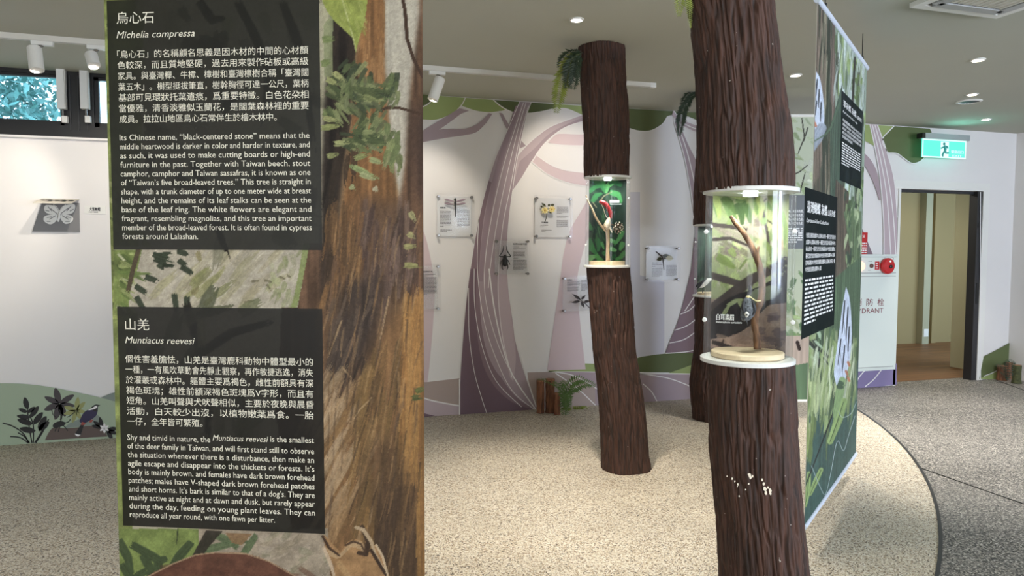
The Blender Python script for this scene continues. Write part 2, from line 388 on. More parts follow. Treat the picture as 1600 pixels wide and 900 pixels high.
# ================================================================== the room
XL, XR, YF = -4.6, float(on_y(1581, 400)[0]), -3.6
WT = 0.16
wx1 = float(on_y(430, 150)[0]); wz = float(on_y(80, 214.5)[2])
dx0 = float(on_y(1403, 420)[0]); dx1 = float(on_y(1531, 420)[0]); dz = float(on_y(1470, 297)[2])
struct(MB().box((XL, YF, -.1), (XR, WALL_Y+WT, 0)).build('floor', m_floor2))
cx, cy, cr = -1.952, 8.511, 7.657
def arc(r, z, a0, a1, n): return [(cx+r*math.cos(a0+(a1-a0)*k/n), cy+r*math.sin(a0+(a1-a0)*k/n), z) for k in range(n+1)]
aR = math.atan2(WALL_Y-.002-cy, math.sqrt(cr**2-(WALL_Y-.002-cy)**2)); aL = math.atan2(-math.sqrt(cr**2-(XL-cx)**2), XL-cx)
P = arc(cr, .003, aL, aR, 90)+[(XL, WALL_Y-.002, .003)]
n = len(P); Pb = [(x, y, .0003) for x, y, z in P]
isl = MB(); isl.add(P+Pb, [tuple(range(n)), tuple(range(2*n-1, n-1, -1))]+[(i, n+i, n+(i+1) % n, (i+1) % n) for i in range(n)])
o = isl.build('floor_island', m_floor); struct(o)
A = arc(cr, .003, aL, aR, 90); B = arc(cr+.018, .003, aL, aR, 90); k = len(A)
t = MB(); t.add([(x, y, .006) for x, y, z in A]+[(x, y, .006) for x, y, z in B], [(i, i+1, k+i+1, k+i) for i in range(k-1)]); struct(t.build('trim_1', m_steel))
sx = float(on_z(1520, 760)[0]); struct(MB().box((sx-.004, -1, 0), (sx+.004, float(on_z(1432, 727)[1]), .0035)).build('trim_2', m_dark))
a = on_z(1556, 594); b = on_z(1600, 610)
struct(MB().tube([a+[0, 0, .001], b+(b-a)*2+[0, 0, .001]], .004, 4).build('trim_3', m_steel))
struct(MB().box((XL, YF, CEIL), (XR, WALL_Y+WT, CEIL+.1)).build('ceiling', m_ceil))
wb = MB()
wb.box((XL, WALL_Y, 0), (wx1, WALL_Y+WT, wz)).box((wx1, WALL_Y, 0), (dx0, WALL_Y+WT, CEIL)).box((dx0, WALL_Y, dz), (dx1, WALL_Y+WT, CEIL)).box((dx1, WALL_Y, 0), (XR+.15, WALL_Y+WT, CEIL))
wall = struct(wb.build('wall_back', m_wall))
struct(MB().box((XR, YF, 0), (XR+.15, WALL_Y, CEIL)).build('wall_right', m_wall))
struct(MB().box((XL-.15, YF, 0), (XL, WALL_Y, CEIL)).build('wall_left', m_wall))
wf = MB(); wf.box((XL, YF-.15, 0), (XR, YF, .9)).box((XL, YF-.15, 2.5), (XR, YF, CEIL))
for a_, b_ in ((XL, -3.2), (-1.2, .2), (2.2, 3.6), (5.6, 6.0), (8.0, XR)): wf.box((a_, YF-.15, .9), (b_, YF, 2.5))
struct(wf.build('wall_front', m_wall))
# high window above the white wall
wr = MB(); y0, y1 = WALL_Y+.01, WALL_Y+.11
zt = float(on_y(40, 113)[2]); zb = float(on_y(40, 193)[2])
def wx(px): return float(on_y(px, 150)[0])
wr.box((XL, y0, zt), (wx1, y1, CEIL)); wr.box((XL, y0, wz), (wx1, y1, zb))
for a_, b_ in ((99, 146), (330, 362), (-180, -150)): wr.box((wx(a_), y0, zb), (wx(b_), y1, zt))
wr.box((wx1-.05, y0, zb), (wx1, y1, zt))
win = struct(wr.build('window_1', m_black))
sash = MB()
for a_, b_ in ((-150, 99), (146, 330)):
    x0, x1 = wx(a_), wx(b_)
    sash.box((x0, y0+.02, zb), (x1, y0+.06, zb+.035)).box((x0, y0+.02, zt-.02), (x1, y0+.06, zt)).box((x0, y0+.02, zb), (x0+.03, y0+.06, zt)).box((x1-.03, y0+.02, zb), (x1, y0+.06, zt))
s_ = sash.build('window_sash', m_black, win)
for a_, b_ in ((-150, 99), (146, 330)):
    MB().box((wx(a_)+.03, y0+.036, zb+.035), (wx(b_)-.03, y0+.042, zt-.02)).build('window_pane', m_pane, s_)
ml = MB()
for px in (109, 122, 136): ml.box((wx(px)-.004, y0-.012, zb-.03), (wx(px)+.004, y0, zt))
ml.build('window_mullion_rib', m_steel, win)
struct(MB().box((XL, WALL_Y-.03, wz-.012), (wx1, WALL_Y, wz+.004)).build('trim_4', m_wall))
# white window closers
def closer(px, label):
    x = wx(px); z0 = float(on_y(px, 172)[2]); z1 = float(on_y(px, 109)[2]); y = WALL_Y-.002
    r = thing('window_opener', (x, y, z0), label, 'window opener', 'white window openers')
    MB().box((x-.025, y-.06, z0), (x+.025, y-.005, z1)).build('housing', m_white, r)
    MB().box((x+.026, y-.056, z0), (x+.032, y-.01, z1)).build('cover_strip', m_track, r)
    MB().tube([(x+.008, y-.035, z0), (x+.008, y-.035, z0-.06)], .008, 10).build('piston_rod', m_chrome, r)
    MB().box((x+.0, y-.045, z0-.10), (x+.036, y, z0-.05)).build('bracket', m_white, r)
    return r
c1 = closer(98, 'white window opener on the left side of the black window post')
closer(134, 'white window opener on the right side of the black window post, by the banner')
# trees beyond the window
def leaf_cloud(name, c, r, n, m, label, seed):
    R = np.random.RandomState(seed); mb = MB()
    d = R.randn(n, 3); d /= np.linalg.norm(d, axis=1)[:, None]; q = np.array(c)+d*np.array(r)*(.45+.55*R.rand(n, 1))
    for p in q:
        a = R.randn(3); a /= np.linalg.norm(a); b = np.cross(a, R.randn(3)); b /= np.linalg.norm(b); s = R.uniform(.03, .075)
        mb.poly([p-a*s, p+b*s*.4, p+a*s, p-b*s*.4])
    t = thing(name, (c[0], c[1], 0), label, 'tree', 'trees outside the high window')
    mb.build('foliage', m, t); MB().tube([(c[0], c[1], 0), (c[0]+.1, c[1], c[2]*.6), (c[0], c[1], c[2])], [.16, .12, .05], 10).build('trunk', m_twig, t)
m_leafout = mat('outdoor_green_leaf', (104, 156, 152), .5, noise_amt=.5, nscale=4)
leaf_cloud('leafy_tree', (-3.4, 9.5, 2.9), (1.15, 1.0, 1.6), 9000, m_leafout, 'sunlit leafy tree outside the larger window pane', 3)
leaf_cloud('leafy_tree', (-0.9, 10.2, 3.3), (1.15, 1.0, 1.7), 8000, m_leafout, 'sunlit leafy tree outside the window pane beside the forest banner', 4)
struct(MB().box((-9, WALL_Y+WT+.02, -.4), (dx0-1.6, 16, -.3)).build('ground', mat('outdoor_soil', (96, 104, 76), .9)))

# ------------------------------------------------------------------ corridor beyond the doorway
m_plank = bpy.data.materials.new('brown_wood_planks'); m_plank.use_nodes = True
nt = m_plank.node_tree; bs = nt.nodes['Principled BSDF']; tc = nt.nodes.new('ShaderNodeTexCoord'); bk = nt.nodes.new('ShaderNodeTexBrick')
bk.inputs['Scale'].default_value = 1; bk.inputs['Brick Width'].default_value = 1.1; bk.inputs['Row Height'].default_value = .11; bk.inputs['Mortar Size'].default_value = .003
bk.inputs['Color1'].default_value = tuple(S((112, 76, 48)))+(1,); bk.inputs['Color2'].default_value = tuple(S((132, 92, 58)))+(1,); bk.inputs['Mortar'].default_value = tuple(S((70, 50, 34)))+(1,)
nt.links.new(tc.outputs['Object'], bk.inputs['Vector']); nt.links.new(bk.outputs['Color'], bs.inputs['Base Color']); bs.inputs['Roughness'].default_value = .5
m_olive = mat('olive_wall_paint', (150, 132, 92), .8); m_pale = mat('pale_green_wall_paint', (164, 160, 134), .8)
yc = float(on_z(1440, 536)[1]); cx0, cx1 = dx0-1.2, dx1+4.2
struct(MB().box((cx0, WALL_Y+WT, -.1), (cx1, yc+.1, .001)).build('floor_corridor', m_plank))
struct(MB().box((cx0, yc, 0), (cx1, yc+.1, 2.7)).build('wall_corridor', m_olive))
struct(MB().box((cx0-.1, WALL_Y+WT, 0), (cx0, yc+.1, 2.7)).build('wall_corridor_left', m_olive))
struct(MB().box((cx1, WALL_Y+WT, 0), (cx1+.1, yc+.1, 2.7)).build('wall_corridor_right', m_olive))
struct(MB().box((cx0-.1, WALL_Y+WT, 2.7), (cx1+.1, yc+.1, 2.8)).build('ceiling_corridor', m_ceil))
pl = MB(); pa = float(on_y(1432, 500, yc)[0]); pb = float(on_y(1442, 500, yc)[0]); pc = float(on_y(1452, 500, yc)[0]); pd = float(on_y(1459, 500, yc)[0])
pl.box((pa, yc-.12, 0), (pb, yc, 2.7)); struct(pl.build('trim_5', m_pale)); struct(MB().box((pc, yc-.05, 0), (pd, yc, 2.7)).build('trim_6', m_olive))
g = on_z(1484, 573); h = on_z(1517, 580.5); gx = float(max(g[0], h[0]))
struct(MB().box((gx, float(h[1]), 0), (gx+.5, float(g[1]), 2.7)).build('trim_7', mat('light_green_wall_paint', (206, 206, 176), .8)))
spot_light('corridor_fill', (dx0+.25, WALL_Y+1.2, 2.6), (dx0+.9, WALL_Y+1.2, 0), 14, (1, .84, .6), 120, .6, .08)
spot_light('corridor_fill', (dx0+2.6, yc-.9, 2.66), (dx0+2.6, yc-.7, 0), 9, (1, .84, .6), 140, .6, .08)
spot_light('corridor_fill', (dx0-.7, WALL_Y+1.1, 2.5), (gx, WALL_Y+.9, 1.0), 26, (1, .95, .82), 80, .8, .1)  # unseen spot added to brighten the pale side wall
ob = MB().box((pa+.02, yc-.13, .12), (pb-.02, yc-.12, .24)).build('wall_socket', m_white); tag(ob, 'white wall socket low on the corridor pilaster', 'socket')
# door casing and steel frame
df = MB(); e = .09; y = WALL_Y-.012
df.box((dx0-e, y, dz), (dx1+e, WALL_Y+.002, dz+e)).box((dx1, y, 0), (dx1+e, WALL_Y+.002, dz)).box((dx0-e*.35, y, 0), (dx0, WALL_Y+.002, dz))
door = struct(df.build('door_1', m_white))
jf = MB(); jf.box((dx1-.075, WALL_Y-.004, 0), (dx1, WALL_Y+.10, dz)).box((dx0, WALL_Y+.05, dz-.03), (dx1, WALL_Y+.10, dz)).build('door_jamb', m_steel, door)
lk = MB(); zl = 1.0
lk.box((dx1-.05, WALL_Y-.008, zl-.12), (dx1-.02, WALL_Y-.004, zl+.12)).box((dx1-.06, WALL_Y-.008, zl+.75), (dx1-.05, WALL_Y-.004, zl+.8)); lk.build('lock_plate', m_dark, door)

# ------------------------------------------------------------------ printed mural on the back wall
_lay = [0]
m_mauve = mat('mauve_print', (166, 148, 153), .7); m_mauved = mat('dark_mauve_print', (132, 110, 118), .7); m_mauvel = mat('pale_mauve_print', (186, 168, 172), .7)
m_mauvem = mat('deep_mauve_print', (152, 132, 140), .7); m_pink = mat('pale_pink_print', (206, 186, 188), .7); m_plum = mat('plum_print', (112, 90, 100), .7)
m_gl = mat('light_green_print', (150, 164, 104), .7); m_gd = mat('dark_green_print', (92, 102, 62), .7); m_gm = mat('mid_green_print', (120, 132, 82), .7)
m_sage = mat('sage_green_print', (158, 172, 148), .7); m_slate = mat('slate_green_print', (128, 138, 130), .7)
m_beige = mat('beige_print', (172, 154, 146), .7); m_lav = mat('lavender_print', (200, 198, 208), .7); m_line = mat('white_line_print', (230, 226, 224), .7)
m_rock = mat('brown_rock_print', (96, 82, 76), .7); m_blk = mat('black_print', (30, 29, 30), .6); m_char = mat('charcoal_print', (66, 60, 62), .6); m_yl = mat('olive_yellow_print', (146, 148, 96), .7)
m_navy = mat('navy_print', (46, 40, 70), .6); m_rust = mat('rust_red_print', (150, 72, 62), .6); m_vio = mat('violet_print', (134, 122, 160), .7)
def decal(name, polys, m, lines=False):
    _lay[0] += 1; off = .00025*_lay[0]; mb = MB()
    for p in polys:
        q = [on_y(x, y_, WALL_Y-off) for x, y_ in p]; mb.poly(q)
    return mb.build(name, m, wall)
def ribbon(p, w):
    p = [np.array(q, float) for q in p]; L = []; R_ = []
    for i in range(len(p)):
        d = p[min(i+1, len(p)-1)]-p[max(i-1, 0)]; nn = np.array([-d[1], d[0]])/(np.hypot(*d)+1e-9)
        ww = w if not hasattr(w, '__len__') else w[0]+(w[1]-w[0])*i/max(len(p)-1, 1)
        L.append(p[i]+nn*ww/2); R_.append(p[i]-nn*ww/2)
    return L+R_[::-1]
def ribs(name, lines, w, m): 
    return decal(name, [q for l in lines for q in [ribbon(sm(l), w)]], m)
# ground bands
decal('mural_ground', [[(640, 597)]+sm([(668, 597), (718, 591)])+[(718, 656), (640, 662)]], m_beige)
decal('mural_ground', [sm([(640, 612), (668, 624), (700, 631), (718, 634)])+[(718, 656), (640, 662)]], m_mauvel)
decal('mural_ground', [sm([(640, 640), (668, 647), (690, 652), (718, 655)])+[(640, 662)]], m_plum)
ribs('mural_line', [[(640, 612), (668, 624), (700, 631), (718, 634)]], 2.2, m_line)
decal('mural_ground', [sm([(824, 581), (860, 580), (900, 580), (935, 582), (1000, 584), (1060, 584), (1130, 585)])+[(1130, 622), (1040, 631), (830, 643)]], m_mauve)
decal('mural_ground', [[(824, 581)]+sm([(870, 580), (905, 588), (930, 604)])+[(930, 634), (830, 643)]], m_beige)
ribs('mural_line', [[(857, 580), (890, 585), (915, 596), (936, 610)], [(868, 583), (900, 605), (925, 628), (935, 638)], [(824, 581), (870, 580), (930, 581), (1000, 584), (1060, 584), (1100, 585)], [(1000, 584), (1040, 590), (1070, 600), (1095, 612)], [(1005, 600), (1018, 612), (1027, 628)]], 1.6, m_line)
decal('mural_hill', [sm([(856, 580), (875, 572), (900, 568), (935, 569), (965, 573)])+[(965, 581)]], m_gl)
decal('mural_hill', [sm([(985, 562), (1010, 556), (1045, 552), (1075, 551), (1110, 554)])+[(1110, 583), (985, 581)]], m_gd)
decal('mural_hill', [sm([(1044, 583), (1065, 576), (1085, 569), (1110, 566)])+[(1110, 584)]], m_gl)
# far pale trees
decal('mural_tree', [sm([(640, 330), (661, 360), (672, 400), (679, 450), (677, 500), (672, 560), (668, 597)])+[(640, 598)]], m_pink)
decal('mural_tree', [sm([(930, 292), (908, 330), (890, 362), (880, 400), (875, 440), (866, 500), (859, 550), (855, 579)])+[(915, 577)]+sm([(915, 577), (906, 500), (902, 440), (908, 405), (920, 370), (945, 335)])], m_pink)
decal('mural_tree', [[(985, 300), (1000, 300)]+sm([(1000, 430), (1038, 440)])+[(1038, 552), (985, 560)]], m_lav)
# canopy
decal('mural_foliage', [[(640, 146), (727, 153)]+sm([(727, 153), (722, 163), (712, 174), (700, 181), (688, 186), (676, 187.5), (655, 186), (640, 180)])], m_gl)
decal('mural_foliage', [[(640, 146), (681, 149.5)]+sm([(681, 149.5), (676, 156), (668, 163), (655, 168), (640, 170)])], m_gd)
decal('mural_foliage', [[(728, 153), (771, 156)]+sm([(771, 156), (780, 163), (791, 171)])+sm([(791, 171), (780, 174), (766, 175.5), (745, 173), (721, 166)])], m_gl)
decal('mural_foliage', [[(771, 156), (872, 163)]+sm([(872, 167), (860, 171), (848, 173.5), (828, 176), (805, 175), (790, 171), (779, 164)])], m_gd)
decal('mural_foliage', [[(868, 162.5), (935, 167)]+sm([(935, 190), (915, 182), (898, 175), (885, 170), (868, 170)])], m_gl)
decal('mural_foliage', [[(940, 167), (1140, 179)]+sm([(1140, 240), (1105, 205), (1092, 190), (1075, 182), (1060, 178), (1044, 181)])+sm([(1043, 182), (1035, 193), (1018, 203), (1000, 204), (984, 200), (970, 190), (940, 180)])], m_gd)
ribs('mural_line', [[(727, 153), (722, 163), (712, 174), (700, 181), (688, 186), (676, 188), (655, 187)], [(771, 156), (780, 164), (791, 171), (800, 175)], [(721, 166), (745, 174), (766, 176), (782, 174)], [(676, 156), (668, 163), (660, 167)], [(872, 168), (848, 174), (828, 177)], [(868, 170), (885, 170), (905, 178), (915, 183)], [(1043, 182), (1035, 194), (1018, 204), (1000, 205), (984, 201)]], 1.6, m_line)
# branches
decal('mural_branch', [sm([(640, 216), (662, 203), (700, 180), (718, 169)])+[(733, 173)]+sm([(720, 178), (700, 193), (684, 204)])+sm([(684, 204), (668, 219), (640, 230)])], m_mauve)
decal('mural_branch', [sm([(672, 206), (686, 202.5), (705, 201), (727, 201), (745, 194), (757, 184), (764, 177)])+[(769, 178)]+sm([(760, 192), (745, 206), (727, 211), (700, 215), (662, 222), (650, 226)])], m_mauve)
decal('mural_branch', [[(780, 176), (785, 177)]+sm([(785, 177), (795, 194), (808, 212), (822, 228)])+[(812, 232)]+sm([(806, 222), (792, 202), (780, 176)])], m_mauve)
decal('mural_branch', [sm([(856, 223), (868, 211), (880, 209), (910, 210), (940, 205)])+sm([(940, 224), (912, 227), (880, 226), (856, 223)])], m_pink)
decal('mural_branch', [sm([(829, 251), (838, 242), (860, 258), (885, 267), (920, 271)])+sm([(920, 291), (885, 284), (855, 271), (829, 251)])], m_pink)
ribs('mural_line', [[(829, 251), (855, 272), (885, 285), (920, 292)], [(838, 242), (860, 257), (885, 266), (920, 270)], [(856, 224), (880, 227), (912, 228)]], 1.6, m_line)
decal('mural_branch', [sm([(806, 246), (822, 228), (840, 212), (860, 198), (885, 188), (930, 174)])+sm([(940, 182), (900, 192), (875, 203), (850, 224), (830, 252), (815, 277), (799, 300)])], m_mauvel)
decal('mural_branch', [sm([(812, 252), (835, 232), (860, 208), (895, 190), (930, 177)])+sm([(940, 182), (900, 192), (875, 203), (850, 224), (830, 252), (815, 277), (799, 300)])], m_mauve)
ribs('mural_line', [[(940, 183), (900, 193), (875, 204), (851, 225), (831, 253), (816, 278)], [(806, 246), (822, 228), (840, 212), (860, 198), (885, 188), (905, 181)]], 1.5, m_line)
# the great trunk
LE = [(812, 159), (803, 180), (790, 210), (775, 245), (763, 282), (752, 325), (743, 370), (735, 420), (728, 480), (723, 540), (719, 600), (718, 656)]
RE = [(830, 160), (823, 180), (814, 220), (806, 260), (800, 300), (795, 340), (792, 380), (792, 420), (794, 460), (799, 500), (808, 545), (822, 592), (840, 641)]
decal('mural_tree', [sm(LE)+sm(RE[::-1])], m_mauve)
decal('mural_tree', [sm([(763, 282), (752, 325), (743, 370), (735, 420), (728, 480), (723, 540), (719, 600), (718, 656)])+sm([(838, 641), (812, 625), (790, 600), (768, 560), (755, 500), (749, 450), (750, 400), (756, 340), (768, 285)])], m_mauved)
decal('mural_tree', [sm([(718, 656), (721, 570), (728, 480), (736, 420)])+sm([(745, 420), (744, 500), (752, 560), (770, 600), (800, 628), (836, 641)])], m_plum)
decal('mural_tree', [sm([(752, 420), (750, 480), (758, 540), (775, 580), (795, 599), (800, 601)])+sm([(804, 590), (806, 560), (803, 520), (797, 480), (794, 450), (792, 420)])], m_mauve)
decal('mural_tree', [sm([(778, 420), (779, 480), (786, 540), (797, 590)])+sm([(802, 596), (806, 560), (802, 510), (795, 460), (792, 420)])], m_mauvel)
decal('mural_tree', [sm([(814, 165), (800, 205), (783, 262), (770, 320), (760, 380), (754, 440)])+sm([(748, 440), (752, 380), (761, 320), (774, 262), (792, 205), (806, 165)])], m_mauvem)
ribs('mural_line', [[(812, 159), (803, 180), (790, 210), (775, 245), (763, 282), (752, 325), (743, 370), (735, 420)], [(830, 160), (823, 180), (814, 220), (806, 260), (801, 298)],
    [(818, 160), (805, 200), (788, 255), (772, 320), (760, 390), (757, 450), (766, 500), (785, 555), (810, 600), (838, 641)], [(822, 160), (810, 200), (793, 270), (778, 340), (767, 410), (763, 450)],
    [(826, 165), (812, 215), (798, 290), (786, 350), (779, 420), (779, 470), (786, 530), (800, 590)], [(748, 340), (746, 420), (756, 500), (775, 560), (800, 610), (835, 640)], [(732, 450), (733, 520), (741, 580), (752, 620), (762, 650)], [(741, 420), (742, 480), (753, 540), (775, 595), (815, 636)]], .9, m_line)
ribs('mural_line', [[(718, 592), (718, 656)], [(764, 420), (772, 480), (785, 540), (802, 588), (838, 641)], [(815, 555), (824, 592), (838, 636)]], 2.0, m_line)
# tree behind the right hand columns
decal('mural_tree', [sm([(1053, 190), (1068, 240), (1078, 290), (1085, 335), (1086, 380), (1080, 420), (1072, 455), (1060, 500), (1048, 530), (1040, 551)])+[(1135, 552)]+sm([(1135, 480), (1122, 400), (1112, 330), (1092, 262), (1075, 225), (1062, 195)])], m_mauve)
decal('mural_tree', [sm([(1085, 370), (1080, 420), (1072, 455), (1060, 500), (1048, 530), (1040, 551)])+[(1135, 552), (1135, 440)]], m_mauved)
decal('mural_branch', [sm([(1052, 172), (1066, 186), (1085, 195), (1110, 200)])+sm([(1110, 212), (1088, 206), (1068, 196), (1050, 180)])], m_mauvel)
ribs('mural_line', [[(1053, 190), (1068, 240), (1078, 290), (1085, 335)], [(1057, 190), (1073, 235), (1085, 285), (1093, 330)], [(1052, 172), (1068, 192), (1090, 202), (1110, 206)], [(1046, 536), (1070, 530), (1095, 512)], [(1054, 516), (1075, 508), (1095, 492)], [(1063, 491), (1078, 484), (1096, 466)], [(1070, 486), (1082, 468), (1094, 450)], [(1040, 552), (1070, 550), (1095, 545)]], 1.4, m_line)
# mural by the doorway
decal('mural_foliage', [[(1330, 193), (1397, 197)]+sm([(1390, 207), (1380, 215), (1372, 228)])+sm([(1366, 228), (1349, 219), (1330, 214)])], m_gl)
decal('mural_foliage', [[(1397, 197), (1453, 201)]+sm([(1453, 201), (1456, 212), (1450, 240), (1438, 252), (1425, 255), (1412, 247), (1402, 240), (1388, 239), (1380, 226), (1380, 215), (1388, 206), (1397, 197)])], m_gd)
decal('mural_branch', [sm([(1330, 225), (1348, 237), (1362, 252), (1372, 275), (1376, 313)])+sm([(1374, 313), (1365, 286), (1350, 258), (1330, 244)])], m_mauve)
decal('mural_tree', [sm([(1359, 194), (1366, 225), (1374, 270), (1379, 320), (1381, 360), (1381, 420)])+[(1402, 420)]+sm([(1402, 340), (1397, 280), (1385, 235), (1371, 195)])], m_mauvel)
decal('mural_tree', [[(1345, 352), (1364, 398), (1340, 398), (1335, 360)]], m_mauved)
ribs('mural_line', [[(1359, 194), (1366, 225), (1374, 270), (1379, 320), (1381, 360), (1381, 400)], [(1371, 195), (1385, 235), (1397, 280), (1402, 340)], [(1363, 195), (1376, 250), (1386, 310), (1392, 398)], [(1367, 195), (1382, 250), (1394, 320), (1400, 398)], [(1397, 197), (1388, 206), (1380, 215), (1380, 226), (1388, 239)], [(1388, 239), (1402, 240), (1412, 247), (1425, 255), (1438, 252), (1450, 240)]], 1.5, m_line)
decal('mural_ground', [[(1300, 575), (1401, 568), (1401, 601), (1300, 612)]], m_vio)
ribs('mural_line', [[(1338, 600), (1342, 590), (1352, 578)], [(1352, 604), (1366, 592), (1380, 574)]], 1.6, m_line)
decal('mural_hill', [sm([(1537, 557), (1555, 548), (1570, 540), (1580, 534)])+[(1580, 594), (1530, 592)]], m_gd)
decal('mural_hill', [sm([(1537, 589), (1552, 583), (1566, 575), (1580, 567)])+[(1580, 594), (1530, 592)]], m_gl)
ribs('mural_line', [[(1537, 588), (1552, 582), (1566, 574), (1580, 566)], [(1532, 300), (1532, 592)]], 1.3, m_line)
# silhouettes on the white wall at the left
decal('mural_hill', [sm([(150, 625), (165, 618), (185, 612), (240, 606), (330, 615)])+[(330, 680), (150, 686)]], m_slate)
decal('mural_hill', [sm([(-260, 640), (-150, 610), (-40, 600), (0, 599), (40, 600), (80, 605), (120, 613), (160, 622), (220, 640), (300, 672)])+[(220, 682), (0, 699), (-260, 720)]], m_sage)
decal('mural_rock', [sm([(70, 688), (76, 676), (84, 668), (100, 669), (120, 668), (140, 664), (158, 665), (168, 682)])], m_rock)
decal('mural_rock', [sm([(100, 669), (108, 662), (124, 655), (145, 649), (156, 651), (158, 664)])], m_slate)
def leaf(c, L, w, ang):
    t = math.radians(ang); d = np.array([math.cos(t), math.sin(t)]); n_ = np.array([-d[1], d[0]]); c = np.array(c, float)
    return [c+d*L*k+n_*s*w*math.sin(math.pi*min(1, (k*.92+.05)))**.8 for s, ks in ((1, (0, .15, .35, .6, .8, .95, 1)), (-1, (.95, .8, .6, .35, .15))) for k in ks]
decal('mural_leaf', [leaf((93, 631), L, w, a_) for L, w, a_ in ((26, 5.5, -105), (26, 4.6, 205), (27, 4.6, -32), (26, 5, 158), (26, 5.6, 105), (22, 5, 65), (25, 4, 8), (20, 4, 78))], m_char)
decal('mural_leaf', [leaf((119, 642), L, w, a_) for L, w, a_ in ((22, 4, -82), (20, 3.6, -45), (20, 3.6, 200), (20, 3.6, 165), (20, 3.4, 108), (15, 3.2, 60), (14, 3.2, 5))], m_yl)
ribs('mural_leaf', [[(81, 641), (83, 648), (88, 652)], [(93, 640), (95, 650), (94, 656)], [(105, 652), (112, 648), (117, 643)]], 1.2, m_blk)
fr = []
for x, y_, L, w, a_ in ((43, 640, 20, 4.6, -103), (43, 644, 15, 3.2, 200), (43, 645, 15, 3.2, -38), (48, 653, 22, 4, 188), (47, 652, 22, 4.4, -52), (52, 663, 26, 4.6, 196), (52, 663, 24, 4.8, -52), (60, 673, 26, 5.4, -62), (56, 674, 26, 4.8, 190), (60, 673, 22, 5, -40)): fr.append(leaf((x, y_), L, w, a_))
decal('mural_fern', fr, m_blk)
ribs('mural_fern', [[(4, 661), (20, 666), (36, 677), (45, 692)], [(28, 676), (38, 682), (46, 692)], [(16, 682), (32, 684), (44, 692)], [(50, 692), (46, 670), (43, 640)], [(54, 692), (62, 680), (76, 655)], [(52, 692), (52, 665), (46, 648)], [(56, 692), (66, 676), (70, 668)]], 2.0, m_blk)
decal('mural_bird', [sm([(124, 658), (130, 646), (138, 640), (146, 638), (151, 634), (153, 638), (151, 648), (145, 654), (135, 660), (128, 663)])], m_navy)
decal('mural_bird', [sm([(142, 637), (147, 633), (151, 632)])+[(157, 633)]+sm([(152, 636), (152, 643), (146, 642)])], m_blk)
decal('mural_bird', [sm([(137, 641), (144, 637.5), (150, 634), (152, 636), (148, 639), (140, 641)])], m_line)
decal('mural_bird', [[(128, 659), (134, 661), (131, 665), (126, 664)], [(141, 656), (146, 656), (143, 660), (139, 660)]], m_rust)
decal('mural_bird', [[(126, 664), (131, 664.5), (126, 680), (117, 678)]], m_blk)
decal('mural_bird', [[(117, 677.5), (126, 679.5), (122, 682), (118, 680)]], m_line)
decal('mural_beetle', [sm([(82, 666), (85, 661), (94, 658), (102, 660), (101, 664), (94, 667), (86, 669), (82, 666)])], m_blk)
ribs('mural_beetle', [[(94, 660), (96, 654), (97, 649)], [(101, 661), (107, 659), (110, 655)], [(98, 664), (102, 668), (106, 673)], [(94, 666), (92, 671), (91, 675)], [(89, 667), (87, 671), (86, 674)]], 1.4, m_blk)
decal('mural_leaf', [leaf((160, 668), 17, 3.2, a_) for a_ in (-145, -105, 190)]+[leaf((167, 672), 17, 3.6, a_) for a_ in (20, -10, 60)], m_blk)
decal('mural_leaf', [leaf((163, 669), 8, 1.8, a_) for a_ in (-150, -90, -30, 30, 90, 150)], m_line)

# ================================================================== hanging banners
def banner(name, pl, w, ztop, zbot, label, group, rod_m):
    c = pl.P(w/2, 0); r = thing(name, (c[0], c[1], zbot), label, 'banner', group)
    H = ztop-zbot; n = pl.N*.003
    q = [pl.P(.003, 0, -.0005), pl.P(w-.003, 0, -.0005), pl.P(w-.003, H, -.0005), pl.P(.003, H, -.0005)]
    mb = MB(); mb.add(q+[p-n for p in q], [(0, 1, 2, 3), (7, 6, 5, 4), (0, 4, 5, 1), (1, 5, 6, 2), (2, 6, 7, 3), (3, 7, 4, 0)]); mb.build('fabric_backing', m_white, r)
    MB().tube([pl.P(-.012, .004, -.002), pl.P(w+.012, .004, -.002)], .015, 12).build('top_rail', rod_m, r)
    MB().tube([pl.P(-.008, H-.004, -.002), pl.P(w+.008, H-.004, -.002)], .013, 12).build('bottom_rail', rod_m, r)
    for u in (w*.12, w*.88):
        p = pl.P(u, 0, -.002); MB().tube([p, [p[0], p[1], CEIL]], .0025, 6).build('hanging_wire', m_dark, r)
        MB().tube([p+[0, 0, .012], p+[0, 0, .03]], .008, 8).build('hook', m_dark, r)
    return r, H
th = math.radians(5.5)
_u = math.cos(th)*RH-math.sin(th)*FH
_tmp = Plane(at(412, 450, 1.73), _u, (0, 0, -1))
ul, ur = _tmp.uv(175, 450)[0], _tmp.uv(662, 450)[0]
ZT, ZB = 2.66, .12
O = _tmp.P(ul, 0); O[2] = ZT; BP = Plane(O, _u, (0, 0, -1)); BW = ur-ul
ban, BH = banner('hanging_banner', BP, BW, ZT, ZB, 'large foreground forest banner with two dark text panels and a deer below', 'hanging banners', m_white)
G = pgrid(BP, 0, BW, 0, BH, .0021, .0006)
cv = Canvas(G, (186, 180, 152))
# pale background and its washes
cv.strokes((230, -380, 520, 120), 60, 60, 26, 80, [(168, 168, 128), (188, 182, 150), (150, 158, 110)], .6, 25, 1)
cv.fill([(150, -420), (232, -420), (214, 520), (196, 1320), (150, 1320)], (142, 156, 84), 1, .25, False)
cv.strokes((160, -400, 225, 500), 160, 22, 7, 35, [(118, 134, 62), (160, 172, 92), (98, 112, 58), (178, 184, 118)], .85, 40, 2)
